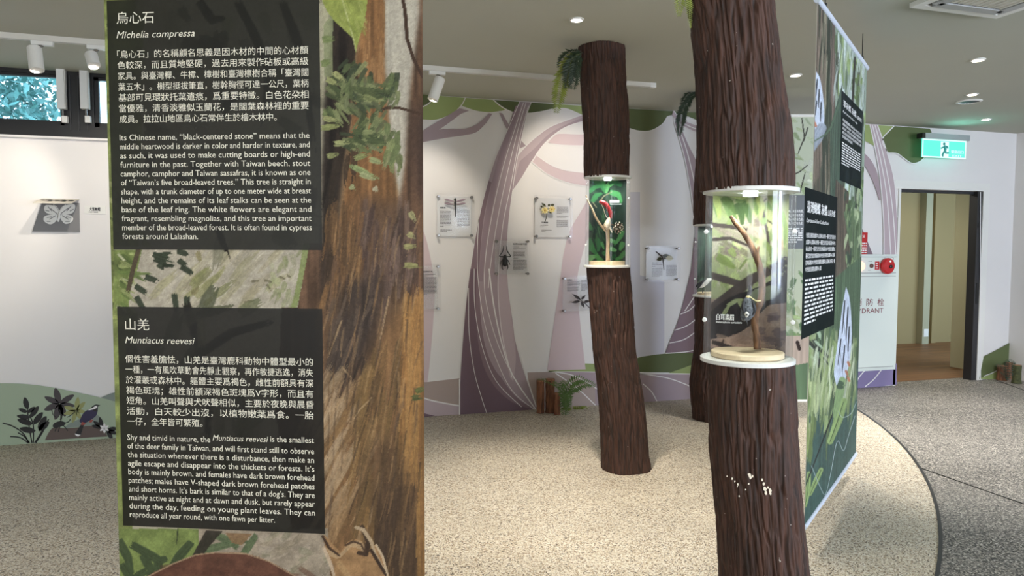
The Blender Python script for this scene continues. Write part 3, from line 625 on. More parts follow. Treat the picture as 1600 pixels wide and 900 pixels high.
# misty middle with leaf marks
cv.fill([(178, 385), (505, 385), (505, 486), (178, 486)], (196, 188, 164), 1, .06, False)
cv.strokes((230, 400, 420, 486), 40, 70, 12, -48, [(182, 172, 138), (204, 196, 172), (190, 182, 150), (168, 164, 118)], .55, 8, 3)
cv.strokes((285, 430, 335, 470), 10, 40, 12, -45, [(150, 154, 96), (164, 164, 108)], .7, 8, 31)
cv.strokes((420, 386, 480, 486), 26, 26, 9, 100, [(168, 174, 124), (186, 186, 146), (152, 162, 106)], .6, 30, 32)
cv.fill(sm([(474, 380), (466, 430), (455, 480)])+[(464, 480), (486, 380)], (140, 158, 86), .8)
cv.fill([(178, 390), (222, 390), (215, 420), (204, 452), (200, 486), (178, 486)], (130, 148, 78), 1, .2, False)
cv.strokes((180, 395, 206, 480), 26, 30, 6, 25, [(170, 184, 110), (108, 130, 66), (196, 198, 156), (96, 116, 60)], .9, 25, 4)
cv.stroke([(217, 388), (208, 420), (199, 460)], 8, (92, 78, 60), .95, .1, .1)
for p in ([(238, 396), (262, 408)], [(240, 404), (262, 412)], [(246, 412), (258, 420)], [(276, 392), (296, 398)], [(278, 406), (292, 416)], [(282, 416), (302, 428)], [(226, 432), (248, 440)], [(210, 446), (232, 460)], [(212, 462), (226, 486)], [(272, 458), (276, 486)], [(292, 462), (292, 486)]):
    cv.stroke(p, 10, (62, 72, 54), .95, .15, .25)
cv.strokes((236, 394, 262, 418), 10, 18, 6, 15, [(66, 78, 58), (56, 66, 48)], .95, 20, 5)
for p in ([(308, 392), (314, 412)], [(318, 478), (336, 462)], [(300, 460), (312, 448)]): cv.stroke(p, 9, (150, 142, 94), .8)
cv.stroke([(352, 380), (361, 410)], 3.5, (50, 42, 34), 1, .9, 0)
cv.stroke([(330, 330), (340, 360), (352, 392)], 5, (44, 38, 32), 1, .1, 0)
for p in ([(392, 440), (408, 438)], [(412, 438), (428, 441)], [(416, 444), (424, 454)], [(382, 472), (398, 470)], [(436, 432), (446, 436)], [(448, 430), (456, 434)]): cv.stroke(p, 4, (120, 114, 84), .8)
# art seen dimly through the text panels
cv.strokes((200, 0, 490, 380), 60, 50, 26, 60, [(150, 148, 118), (96, 100, 70), (176, 168, 140), (70, 66, 54), (52, 48, 40)], .75, 60, 6)
for p in ([(310, 0), (330, 30), (352, 28)], [(370, 0), (400, 60), (420, 110), (410, 200)], [(300, 250), (330, 330), (352, 390)], [(440, 0), (470, 80), (492, 240)], [(290, 470), (310, 540), (330, 620), (320, 700)], [(300, 560), (360, 520), (430, 500)]): cv.stroke(p, 16, (44, 40, 34), .9, .4, .1)
cv.strokes((200, 485, 400, 830), 50, 50, 22, -50, [(150, 150, 110), (104, 110, 74), (182, 170, 140), (80, 86, 60)], .75, 50, 7)
cv.fill([(440, 480), (510, 480), (512, 830), (455, 830), (430, 640)], (84, 62, 50), 1, .3)
cv.fill([(464, 486), (505, 486), (510, 380), (484, 380)], (112, 84, 62), 1, .25)
# the big trunk at the right
cv.soft([(500, -420), (532, -420), (524, 100), (512, 150), (506, 240), (502, 300), (500, 120)], (176, 174, 138), 7, 1, .1)
cv.soft([(522, -420), (570, -420), (560, 40), (548, 180), (532, 320), (520, 470), (500, 470), (503, 260), (508, 150), (518, 60)], (44, 37, 31), 2, 1, .35)
cv.soft([(560, -420), (602, -420), (602, 20), (603, 100), (612, 225), (625, 310), (620, 480), (505, 480), (530, 330), (548, 180), (562, 0)], (150, 106, 62), 3, 1, .22)
cv.soft([(600, -420), (664, -420), (662, 60), (640, 150), (634, 250), (625, 312), (614, 240), (602, 100)], (198, 192, 170), 1, 1, .07)
cv.soft([(662, -420), (700, -420), (700, 480), (612, 480), (622, 330), (634, 250), (640, 150), (655, 20)], (104, 76, 54), 2, 1, .3)
cv.soft([(642, 160), (640, 230), (650, 300), (664, 330), (664, 180)], (84, 64, 54), 7, .8, .3)
cv.soft([(500, 470), (700, 470), (700, 1330), (500, 1330)], (136, 100, 62), 7, 1, .22)
cv.soft([(506, 392), (540, 330), (575, 300), (600, 320), (625, 310), (645, 340), (640, 420), (600, 520), (560, 600), (515, 640), (505, 560)], (98, 76, 58), 7, .8, .3)
cv.strokes((565, 300, 650, 440), 60, 70, 10, 95, [(122, 98, 84), (104, 82, 70), (136, 112, 96), (82, 64, 56)], .6, 8, 8)
cv.strokes((510, 300, 570, 470), 40, 80, 9, 98, [(150, 110, 66), (128, 92, 56), (106, 80, 52), (70, 56, 42)], .7, 8, 9)
cv.soft(sm([(532, 440), (524, 500), (520, 560), (512, 640), (528, 620), (545, 590), (572, 545), (592, 480), (600, 430)]), (74, 62, 54), 7, .85, .35)
cv.strokes((524, 450, 585, 560), 40, 60, 7, 105, [(92, 78, 66), (62, 52, 46), (110, 92, 76)], .6, 8, 10)
cv.strokes((508, 560, 600, 780), 70, 110, 10, 118, [(162, 130, 88), (176, 144, 102), (142, 108, 66), (124, 94, 58), (186, 158, 118)], .6, 8, 11)
cv.strokes((570, 520, 640, 900), 80, 130, 12, 100, [(136, 106, 62), (118, 90, 54), (150, 114, 64), (104, 80, 50)], .6, 6, 12)
cv.strokes((630, 430, 664, 660), 40, 150, 10, 92, [(172, 124, 66), (186, 138, 76), (152, 108, 58)], .75, 4, 13)
cv.soft(sm([(580, 700), (610, 680), (640, 760), (652, 800), (648, 960), (600, 960), (590, 840)]), (92, 70, 48), 7, .75, .3)
cv.strokes((590, 720, 650, 900), 40, 110, 10, 96, [(84, 64, 46), (104, 80, 52), (72, 56, 42)], .6, 6, 14)
cv.strokes((652, 640, 664, 900), 14, 140, 6, 90, [(160, 118, 64), (140, 100, 56)], .8, 3, 15)
cv.strokes((515, 560, 545, 760), 18, 130, 8, 116, [(190, 162, 122), (200, 172, 132)], .5, 6, 16)
for p in ([(608, 462), (588, 560)], [(582, 620), (562, 640), (548, 662)], [(534, 500), (512, 560)], [(536, 575), (550, 592)]): cv.stroke(p, 3.2, (196, 164, 116), .7, .6, .1)
cv.strokes((560, -380, 600, 120), 30, 120, 9, 92, [(178, 132, 82), (142, 100, 58), (128, 90, 54)], .7, 4, 17)
cv.strokes((515, -300, 558, 260), 30, 100, 10, 95, [(58, 48, 38), (40, 34, 28), (70, 58, 44)], .7, 5, 18)
cv.strokes((505, 300, 662, 900), 240, 70, 3.2, 100, [(168, 128, 80), (86, 66, 48), (144, 108, 66), (104, 84, 66), (60, 48, 38), (182, 146, 98)], .4, 9, 52)
# vine, leaf clusters, light leaf
cv.stroke([(622, -40), (633, 18), (636, 60), (646, 92), (660, 120)], 6, (78, 56, 42), 1, .1, 0)
cv.stroke([(590, 174), (606, 168), (625, 169), (640, 173), (662, 180)], 5, (80, 58, 42), 1, .2, 0)
cv.fill([(505, 40), (520, 20), (520, 120), (506, 120)], (150, 160, 112), .8)
for p in ([(502, 62), (526, 60)], [(500, 100), (520, 96)], [(504, 175), (516, 178)]): cv.stroke(p, 12, (120, 138, 78), .85)
gl = [(104, 118, 72), (84, 98, 60), (134, 144, 92), (70, 82, 56), (116, 124, 84)]
for bx, n_, a_, sd in (((508, 110, 560, 170), 22, 35, 20), ((540, 90, 585, 150), 14, 110, 21), ((565, 170, 610, 215), 22, 120, 22), ((604, 108, 624, 158), 10, 110, 23), ((520, 205, 580, 230), 12, 20, 24), ((548, 130, 590, 168), 14, 20, 25)):
    cv.strokes(bx, n_*2, 32, 8, a_, gl, .9, 28, sd)
cv.strokes((604, 190, 626, 246), 16, 34, 10, 100, [(128, 140, 86), (150, 156, 104), (110, 124, 76)], .92, 20, 26)
for p, c in (([(508, 122), (532, 134)], (168, 176, 108)), ([(520, 112), (540, 128)], (178, 184, 116)), ([(502, 184), (534, 190)], (172, 178, 112)), ([(500, 200), (536, 196)], (158, 168, 98)), ([(520, 225), (548, 222)], (176, 184, 118)), ([(510, 245), (530, 240)], (160, 168, 104)), ([(546, 258), (594, 280)], (158, 178, 112)), ([(560, 270), (590, 282)], (180, 190, 130)), ([(576, 248), (602, 256)], (172, 184, 120)), ([(552, 248), (580, 240)], (150, 160, 96)), ([(566, 150), (592, 158)], (140, 150, 92)), ([(546, 290), (556, 296)], (170, 176, 120)), ([(584, 292), (590, 300)], (196, 190, 150)), ([(640, 330), (650, 348)], (176, 172, 116)), ([(636, 364), (650, 372)], (178, 172, 112)), ([(630, 386), (652, 384)], (170, 166, 104)), ([(630, 414), (660, 416)], (166, 164, 100)), ([(648, 612), (666, 606)], (108, 116, 60)), ([(642, 622), (664, 620)], (92, 100, 54))):
    cv.stroke(p, 10, c, .95, .65, .45); cv.stroke([(x+2, y+2) for x, y in p], 4, tuple(k*.86 for k in c), .8, .6, .5)
cv.fill(sm([(496, -30), (506, 8), (524, 34), (540, 48), (552, 62), (556, 82)])+sm([(556, 82), (562, 58), (570, 30), (574, -10), (566, -50)]), (158, 172, 78), 1, .12, False)
cv.stroke([(522, -40), (538, 10), (552, 60), (556, 80)], 3, (196, 204, 128), .9, .5, 0)
cv.strokes((524, -10, 566, 40), 14, 26, 5, 60, [(176, 188, 96), (140, 156, 66)], .6, 12, 27)
# foot of the picture: meadow, deer back and head
cv.fill([(165, 826), (400, 826), (420, 1320), (165, 1320)], (132, 152, 78), 1, .12, False)
cv.fill([(310, 826), (512, 826), (540, 1320), (330, 1320)], (170, 156, 132), 1, .1, False)
cv.strokes((400, 840, 510, 900), 30, 30, 12, -20, [(186, 172, 150), (150, 138, 112), (140, 140, 108)], .5, 40, 28)
for p in ([(185, 842), (200, 872), (206, 900)], [(204, 850), (250, 876), (262, 872)], [(222, 866), (236, 890), (232, 906)], [(246, 876), (250, 900)], [(300, 846), (276, 874), (262, 896)], [(190, 880), (205, 905), (200, 930)], [(330, 834), (312, 866), (290, 884)], [(210, 905), (230, 890)]): cv.stroke(p, 15, (70, 86, 54), .95, .4, .1)
for p in ([(336, 836), (362, 846), (372, 858)], [(310, 862), (350, 852), (392, 842)], [(380, 866), (402, 834)]): cv.stroke(p, 13, (98, 116, 78), .95, .3, .1)
cv.fill([(322, 828), (348, 830), (330, 850), (318, 866), (296, 876)], (58, 52, 42), .9)
cv.fill([(352, 832), (394, 834), (378, 852), (362, 848)], (150, 116, 78), .9)
cv.stroke([(278, 826), (276, 850)], 2.5, (60, 70, 44), 1, .5, 0)
body = sm([(206, 1020), (214, 940), (231, 901), (270, 881), (306, 867), (336, 863.5), (384, 865), (420, 877), (462, 901), (500, 945), (516, 1030), (490, 1130), (230, 1130)])
cv.fill(body, (112, 72, 54), 1, .12, False)
cv.strokes((240, 880, 470, 1100), 90, 46, 12, 15, [(104, 66, 50), (124, 80, 60), (96, 60, 46)], .5, 25, 29)
cv.stroke([(231, 901), (270, 881), (306, 867), (336, 863.5), (384, 865), (420, 877), (462, 901)], 2.4, (190, 160, 122), .8, .1, 0)
head = sm([(520, 1010), (516, 940), (522, 890), (510, 866), (506, 836), (520, 850), (532, 862), (540, 850), (552, 843), (566, 846), (574, 864), (586, 852), (596, 868), (606, 900), (600, 960), (570, 1020)])
cv.fill(head, (170, 130, 84), 1, .12, False)
cv.fill(sm([(506, 836), (514, 852), (528, 866), (540, 856), (552, 846), (566, 848), (572, 866), (562, 858), (548, 856), (530, 872), (514, 868)]), (196, 164, 118), .9)
cv.stroke([(504, 838), (514, 856), (530, 868)], 5, (70, 50, 36), .95, .3, 0)
cv.stroke([(566, 824), (576, 846), (572, 866), (560, 864)], 9, (70, 52, 38), .95, .3, 0)
cv.stroke([(540, 852), (552, 846), (564, 850), (570, 862)], 4, (84, 62, 44), .9, .2, 0)
cv.stroke([(556, 824), (568, 828), (580, 846), (586, 866), (600, 890)], 6, (206, 180, 140), .95, .3, 0)
cv.stroke([(506, 856), (516, 880), (522, 900)], 6, (212, 188, 154), .95, .3, 0)
cv.stroke([(580, 860), (592, 880), (604, 900)], 6, (60, 44, 34), .95, .2, 0)
cv.stroke([(588, 852), (598, 870), (606, 900)], 4, (214, 190, 150), .95, .2, 0)
cv.stroke([(530, 880), (544, 900), (540, 960)], 10, (190, 152, 100), .8, .3, 0)
for x_ in (540, 574): cv.stroke([(x_, 936), (x_+9, 940)], 9, (34, 26, 22), 1, .2, 0)
cv.tone(.86, (.86, .84, .84)); cv.grain(.06, 120, 420, 5)
cv.build('printed_face', m_print, ban)
def text_panel(pl, cvs, root, corners, m, k, tint, u_rng, off=.0012):
    (xa, ya), (xb, yb) = corners
    u0, v0 = pl.uv(xa, ya); u1, v1 = pl.uv(xb, yb)
    nu = max(int(abs(u1-u0)/.003), 30); nv = max(int(abs(v1-v0)/.003), 30)
    u = np.linspace(u0, u1, nu); v = np.linspace(v0, v1, nv)
    ii = np.clip(v/u_rng[1]*(cvs.h-1), 0, cvs.h-1).astype(int); jj = np.clip(u/u_rng[0]*(cvs.w-1), 0, cvs.w-1).astype(int)
    p = pl.O+pl.U*u[None, :, None]+pl.V*v[:, None, None]+pl.N*off
    c2 = Canvas(p, (0, 0, 0)); c2.C = np.array(tint, float)+cvs.C[ii][:, jj]*k
    return c2.build('text_panel', m, root)
p1 = text_panel(BP, cv, ban, ((167, 1), (503.5, 391)), m_printg, .16, (15, 15, 12), (BW, BH))
p2 = text_panel(BP, cv, ban, ((183.5, 479), (508, 834)), m_printg, .16, (15, 14, 12), (BW, BH))
T1 = ['「烏心石」的名稱顧名思義是因木材的中間的心材顏', '色較深，而且質地堅硬，過去用來製作砧板或高級', '家具。與臺灣櫸、牛樟、樟樹和臺灣檫樹合稱「臺灣闊', '葉五木」。樹型挺拔筆直，樹幹胸徑可達一公尺，葉柄', '基部可見環狀托葉遺痕，爲重要特徵。白色花朶相', '當優雅，清香淡雅似玉蘭花，是闊葉森林裡的重要', '成員。拉拉山地區烏心石常伴生於檜木林中。']
T2 = ['Its Chinese name, “black-centered stone” means that the', 'middle heartwood is darker in color and harder in texture, and', 'as such, it was used to make cutting boards or high-end', 'furniture in the past. Together with Taiwan beech, stout', 'camphor, camphor and Taiwan sassafras, it is known as one', 'of “Taiwan’s five broad-leaved trees.” This tree is straight in', 'shape, with a trunk diameter of up to one meter wide at breast', 'height, and the remains of its leaf stalks can be seen at the', 'base of the leaf ring. The white flowers are elegant and', 'fragrant, resembling magnolias, and this tree an important', 'member of the broad-leaved forest. It is often found in cypress', 'forests around Lalashan.']
T3 = ['個性害羞膽怯，山羌是臺灣鹿科動物中體型最小的', '一種，一有風吹草動會先靜止觀察，再作敏捷逃逸，消失', '於灌叢或森林中。軀體主要爲褐色，雌性前額具有深', '褐色斑塊；雄性前額深褐色斑塊爲V字形，而且有', '短角。山羌叫聲與犬吠聲相似，主要於夜晚與晨昏', '活動，白天較少出沒，以植物嫩葉爲食。一胎', '一仔，全年皆可繁殖。']
T4 = ['of the deer family in Taiwan, and will first stand still to observe', 'the situation whenever there is a disturbance, then make an', 'agile escape and disappear into the thickets or forests. It’s', 'body is mainly brown, and females have dark brown forehead', 'patches; males have V-shaped dark brown forehead patches', 'and short horns. It’s bark is similar to that of a dog’s. They are', 'mainly active at night and at dawn and dusk, but rarely appear', 'during the day, feeding on young plant leaves. They can', 'reproduce all year round, with one fawn per litter.']
tm = MB(); o_ = .0020
def head_line(mb, pl, s, l, r, em_px, shear=0, bold=0): para(mb, pl, [s], l, l, r, r, em_px, None, o_, shear)
head_line(tm, BP, '烏心石', (183, 36.5), (241.5, 36.5), 20.5)
head_line(tm, BP, 'Michelia compressa', (183, 60.2), (305, 60.2), 15.5, .25)
para(tm, BP, T1, (184, 90.5), (187.5, 191.5), (482, 80), (483, 190), 13.4, (433, 190), o_)
para(tm, BP, T2, (187.8, 219.6), (192.3, 373.5), (484, 213), (488, 366), 13.2, (310, 373), o_)
tm.build('lettering', m_text, p1)
tm = MB()
head_line(tm, BP, '山羌', (196.5, 514), (234, 514), 20)
head_line(tm, BP, 'Muntiacus reevesi', (196.5, 536), (305, 536), 15, .25)
para(tm, BP, T3, (196.5, 565.3), (199.8, 662.6), (489.5, 566), (491, 664), 13.2, (317, 662), o_)
head_line(tm, BP, 'Shy and timid in nature, the', (199.8, 687), (329, 687.5), 13)
head_line(tm, BP, 'Muntiacus reevesi', (333, 688), (419.5, 689), 13, .25)
head_line(tm, BP, 'is the smallest', (423, 690), (491, 690), 13)
para(tm, BP, T4, (200.1, 700.4), (203.6, 807.2), (491, 702), (493, 816), 13, (430, 812), o_)
tm.build('lettering', m_text, p2)

# the banner at the right, seen at a slant
zb = .15; a = on_z(1337, 710, zb); b = on_z(1257, 825, zb); d = a-b; RW = float(np.linalg.norm(d)); d = d/RW
ar = at(1352, 105, float((a-CAMP)@FH)); RZT = float(ar[2])
RP = Plane((b[0], b[1], RZT), d, (0, 0, -1)); RHt = RZT-zb
rb, _ = banner('hanging_banner', RP, RW, RZT, zb, 'tall green forest banner with white butterflies hanging beside the front tree column', 'hanging banners', mat('blue_white_rail', (206, 214, 228), .4))
cr_ = Canvas(pgrid(RP, 0, RW, 0, RHt, .0045, .0006), (74, 96, 70))
c = cr_
c.fill([(1240, -300), (1282, -300), (1272, 160), (1262, 330), (1240, 420)], (56, 52, 48), 1, .35)
c.fill([(1272, -300), (1302, -300), (1300, 330), (1262, 330), (1268, 150)], (112, 92, 74), 1, .4)
c.fill([(1288, -300), (1308, -300), (1302, 150), (1300, 330), (1284, 330), (1286, 100)], (70, 72, 56), 1, .4)
c.fill([(1296, -300), (1316, -300), (1310, 150), (1308, 260), (1298, 300)], (118, 96, 80), 1, .3)
c.fill([(1306, -300), (1370, -300), (1365, 420), (1310, 420), (1305, 160)], (150, 160, 132), 1, .15)
c.strokes((1306, 0, 1352, 330), 70, 60, 5, 90, [(182, 190, 172), (104, 122, 74), (150, 168, 92), (80, 82, 62), (196, 200, 186)], .85, 5, 41)
c.strokes((1266, -200, 1300, 320), 46, 110, 4, 91, [(140, 118, 92), (88, 80, 60), (64, 70, 52), (154, 140, 108)], .8, 3, 42)
c.strokes((1328, 90, 1348, 300), 40, 14, 5, 70, [(150, 168, 88), (120, 142, 72), (96, 116, 62)], .9, 30, 43)
c.stroke([(1336, 90), (1332, 160), (1326, 250)], 4, (56, 50, 44), .9, .4, 0)
c.fill([(1297, 200), (1316, 130), (1316, 360), (1300, 420), (1297, 330)], (74, 92, 70), .9, .3)
c.fill([(1306, 280), (1326, 300), (1332, 400), (1326, 520), (1310, 520), (1300, 400)], (98, 82, 64), 1, .35)
c.fill([(1318, 330), (1346, 330), (1342, 470), (1326, 480), (1330, 400)], (104, 122, 78), 1, .3)
c.strokes((1322, 280, 1346, 480), 70, 26, 4, 92, [(146, 164, 100), (84, 104, 62), (178, 186, 128), (60, 76, 56)], .9, 14, 44)
c.fill([(1250, 480), (1346, 400), (1345, 620), (1250, 700)], (84, 104, 70), 1, .25)
c.fill([(1250, 640), (1345, 560), (1345, 730), (1250, 850)], (64, 92, 80), 1, .1)
c.strokes((1252, 500, 1340, 600), 90, 70, 6, 94, [(150, 164, 92), (112, 134, 80), (78, 98, 66), (172, 178, 116), (70, 84, 58)], .85, 6, 45)
c.strokes((1257, 590, 1275, 690), 30, 60, 6, 95, [(158, 168, 86), (182, 184, 118), (120, 136, 70)], .85, 6, 46)
c.strokes((1284, 540, 1300, 650), 20, 60, 5, 95, [(160, 172, 98), (126, 144, 80)], .85, 5, 47)
c.strokes((1258, 510, 1286, 560), 14, 24, 5, 70, [(60, 62, 52), (170, 186, 140), (48, 52, 46)], .9, 30, 48)
c.strokes((1258, 520, 1336, 600), 60, 60, 3.5, 96, [(188, 192, 128), (206, 206, 160), (168, 178, 110)], .85, 6, 49); c.strokes((1308, 40, 1350, 200), 30, 50, 3, 92, [(206, 210, 194), (186, 192, 150)], .8, 5, 50)
for w_, L in ((9, [(1318, 628), (1308, 660), (1297, 690)]), (5, [(1283, 734), (1272, 758), (1266, 772)]), (5, [(1264, 740), (1262, 770), (1258, 790)])):
    c.stroke(L, w_*1.7, (150, 172, 92), 1, .35, 0); c.stroke(L, 1.6, (74, 96, 54), .9, .3, 0)
c.stroke([(1318, 610), (1300, 650), (1285, 690), (1268, 735), (1254, 770)], 2.6, (44, 52, 46), 1, .2, 0)
for L in ([(1338, 628), (1330, 646), (1316, 652), (1309, 640)], [(1336, 650), (1326, 680), (1318, 704), (1308, 690), (1298, 740), (1290, 772), (1282, 762), (1268, 728)], [(1252, 715), (1262, 716)]): c.stroke(sm(L), 1.0, (196, 206, 196), .9, 0, 0)
def butterfly(c, pts, stripes, spots, vein):
    c.fill(sm(pts), (206, 206, 214), 1, .05, False)
    for s_ in stripes: c.stroke(s_, 2.4, (40, 42, 48), .95, .5, 0)
    for x, y in spots: c.stroke([(x, y), (x+2, y+5)], 4, (206, 116, 76), .95, 0, 0)
    for s_ in vein: c.stroke(s_, 1.0, (120, 120, 128), .8, .2, 0)
butterfly(c, [(1274, 110), (1281, 122), (1286, 150), (1288, 180), (1286, 206), (1276, 214), (1268, 200), (1270, 150), (1274, 110)],
    [[(1273, 126), (1272, 150)], [(1277, 124), (1275, 150)], [(1280, 140), (1279, 168)], [(1276, 158), (1274, 180)], [(1283, 160), (1282, 190)], [(1271, 168), (1271, 184)]], [(1270, 186), (1273, 192), (1269, 196)], [[(1272, 150), (1284, 176)], [(1276, 140), (1270, 180)]])
c.stroke([(1284, 200), (1272, 222), (1262, 244)], 20, (158, 160, 166), .95, .5, 0); c.stroke([(1312, 160), (1298, 200), (1290, 210), (1270, 222)], 3, (92, 112, 80), .9, .2, 0)
butterfly(c, [(1322, 448), (1328, 470), (1331, 520), (1328, 560), (1320, 596), (1312, 612), (1304, 590), (1304, 570), (1311, 520), (1316, 480)],
    [[(1320, 470), (1316, 520)], [(1325, 480), (1322, 530)], [(1314, 530), (1309, 570)], [(1320, 540), (1316, 580)], [(1327, 510), (1325, 550)]], [(1325, 566), (1322, 580), (1325, 590)], [[(1318, 500), (1326, 560)], [(1312, 540), (1318, 596)]])
c.stroke([(1316, 594), (1310, 622), (1304, 650)], 14, (140, 164, 96), .95, .5, 0); c.stroke([(1308, 600), (1320, 604)], 14, (70, 92, 64), .9, .3, .3)
c.tone(.78, (.92, .96, 1.0)); c.grain(.05, 60, 160, 9)
c.build('printed_face', m_print, rb)
def slant_panel(pl, cvs, root, xl, ya, yb, xr, titles, size):
    ua, va = pl.uv(xl, ya); ub, _ = pl.uv(xr, ya); vb = pl.uv(xl, yb)[1]
    nu, nv = 60, 110; u = np.linspace(ua, ub, nu); v = np.linspace(va, vb, nv)
    p = pl.O+pl.U*u[None, :, None]+pl.V*v[:, None, None]+pl.N*.0015
    ii = np.clip(v/size[1]*(cvs.h-1), 0, cvs.h-1).astype(int); jj = np.clip(u/size[0]*(cvs.w-1), 0, cvs.w-1).astype(int)
    c2 = Canvas(p, (0, 0, 0)); c2.C = np.array((14, 20, 22.))+cvs.C[ii][:, jj]*.12
    pn = c2.build('text_panel', m_printd, root); w = ub-ua; h = vb-va; mb = MB()
    write(mb, pl, titles[0], ua+w*.07, va+h*.155, h*.085, w*.58, 0, .0024, 1, 2); write(mb, pl, titles[1], ua+w*.68, va+h*.155, h*.055, w*.25, 0, .0024, 1, 1)
    write(mb, pl, titles[2], ua+w*.06, va+h*.225, h*.038, w*.66, .25, .0024, 1, 1)
    mb.build('title_lettering', m_textw, pn); mb = MB()
    for i in range(titles[4]):
        s = titles[3]; k = (i*5) % len(s); t = (s[k:]+s[:k])[:22 if i < titles[4]-1 else 11]
        write(mb, pl, t, ua+w*.06, va+h*(.325+.046*i), h*.036, w*.9*(1 if i < titles[4]-1 else .5), 0, .0024, 1, 1)
    mb.build('body_lettering', m_textw, pn); mb = MB(); v0 = va+h*(.33+.046*titles[4])
    bars(mb, pl, ua+w*.06, v0, w*.88, titles[5], h*.029, h*.014, .0024, (.02, .06), .88)
    mb.build('small_print', m_textw, pn); return pn
slant_panel(RP, cr_, rb, 1257, 292, 528, 1308.5, ('臺灣蝴蝶 灰蝶', '山區的蝶', 'Lycaenidae Lalashan', '色而且翅黑成蝶中心葉林山的有一種花生於拉拉地區樹木中', 6, 11), (RW, RHt))
slant_panel(RP, cr_, rb, 1315, 141, 283, 1349, ('翠灰蝶 灰蝶', '山區的蝶', 'Lycaenidae sp', '色而且翅黑成蝶中心葉林山的有一種花生於拉拉地區樹木中', 5, 9), (RW, RHt))

# the pale banner farther back
dpt = float((on_z(1250, 627, .15)-CAMP)@FH)
a = at(1192, 627, dpt); b = at(1292, 627, dpt); KZ = float(at(1250, 180, dpt)[2]); KZB = float(a[2])
KW = float(np.linalg.norm(b-a)); KP = Plane((a[0], a[1], KZ), (b-a)/KW, (0, 0, -1))
kb, _ = banner('hanging_banner', KP, KW, KZ, KZB, 'pale leafy banner hanging behind the front tree column and the green banner', 'hanging banners', m_white)
c = Canvas(pgrid(KP, 0, KW, 0, KZ-KZB, .006, .0006), (186, 194, 172))
c.strokes((1190, 180, 1295, 330), 90, 20, 6, 60, [(164, 178, 146), (140, 158, 116), (200, 206, 190), (176, 188, 150)], .8, 60, 61)
c.strokes((1190, 420, 1295, 530), 90, 20, 8, 60, [(110, 140, 96), (90, 122, 84), (150, 170, 120), (176, 186, 150)], .85, 60, 62)
for L in ([(1253, 185), (1257, 215), (1250, 232), (1247, 240)], [(1238, 274), (1250, 268), (1262, 258)], [(1250, 300), (1258, 270)], [(1262, 200), (1256, 220)]): c.stroke(L, 2.4, (62, 60, 54), .95, .3, 0)
c.fill([(1190, 525), (1300, 525), (1300, 590), (1190, 600)], (176, 160, 148), 1, .1)
c.fill([(1190, 580), (1300, 560), (1300, 640), (1190, 640)], (96, 120, 92), 1, .1)
c.stroke([(1246, 535), (1249, 545)], 6, (52, 40, 36), 1, 0, 0)
c.build('printed_face', m_print, kb)
ua, va = KP.uv(1212, 305); ub, vb = KP.uv(1257, 389); mb = MB()
pn = MB().poly([KP.P(ua, va, .001), KP.P(ub, va, .001), KP.P(ub, vb, .001), KP.P(ua, vb, .001)]).build('text_panel', mat('dark_text_panel', (58, 62, 60), .4), kb)
for i in range(4): write(mb, KP, '森林中的山地，木是有色葉，', ua+(ub-ua)*.1, va+(vb-va)*(.32+.075*i), (vb-va)*.06, (ub-ua)*.84, 0, .002, 1, 1)
mb.build('body_lettering', m_textw, pn); mb = MB(); bars(mb, KP, ua+(ub-ua)*.1, va+(vb-va)*.61, (ub-ua)*.84, 7, (vb-va)*.042, (vb-va)*.022, .002)
mb.build('small_print', m_textw, pn)

# ================================================================== artificial tree columns
def bark_field(nth, nz, ca, cb, seed):
    R = np.random.RandomState(seed); g = R.rand(cb+2, ca); w = R.rand(max(cb//3, 2)+2, 10)
    T, Z = np.meshgrid(np.arange(nth)/nth, np.linspace(0, 1, nz))
    def per(g, x, y):
        h, n = g.shape; y = np.clip(y, 0, h-1.001); xi = np.floor(x).astype(int); yi = y.astype(int); fx = x-xi; fy = y-yi; fx = fx*fx*(3-2*fx); fy = fy*fy*(3-2*fy)
        return g[yi, xi % n]*(1-fx)*(1-fy)+g[yi, (xi+1) % n]*fx*(1-fy)+g[yi+1, xi % n]*(1-fx)*fy+g[yi+1, (xi+1) % n]*fx*fy
    wx_ = per(w, T*10, Z*(w.shape[0]-2)); x = T*ca+(wx_-.5)*2.4
    n1 = per(g, x, Z*cb); n2 = per(g, x*2+7, np.clip(Z*cb*1.0, 0, cb)); g3 = R.rand(cb*4+2, ca*2); n3 = per(g3, T*ca*2, Z*cb*4)
    c1 = np.clip(1-np.abs(n1-.5)*6, 0, 1); c2 = np.clip(1-np.abs(n2-.5)*7, 0, 1)
    return -c1**.7-.6*c2+.5*(n3-.5)+.5*(wx_-.5)
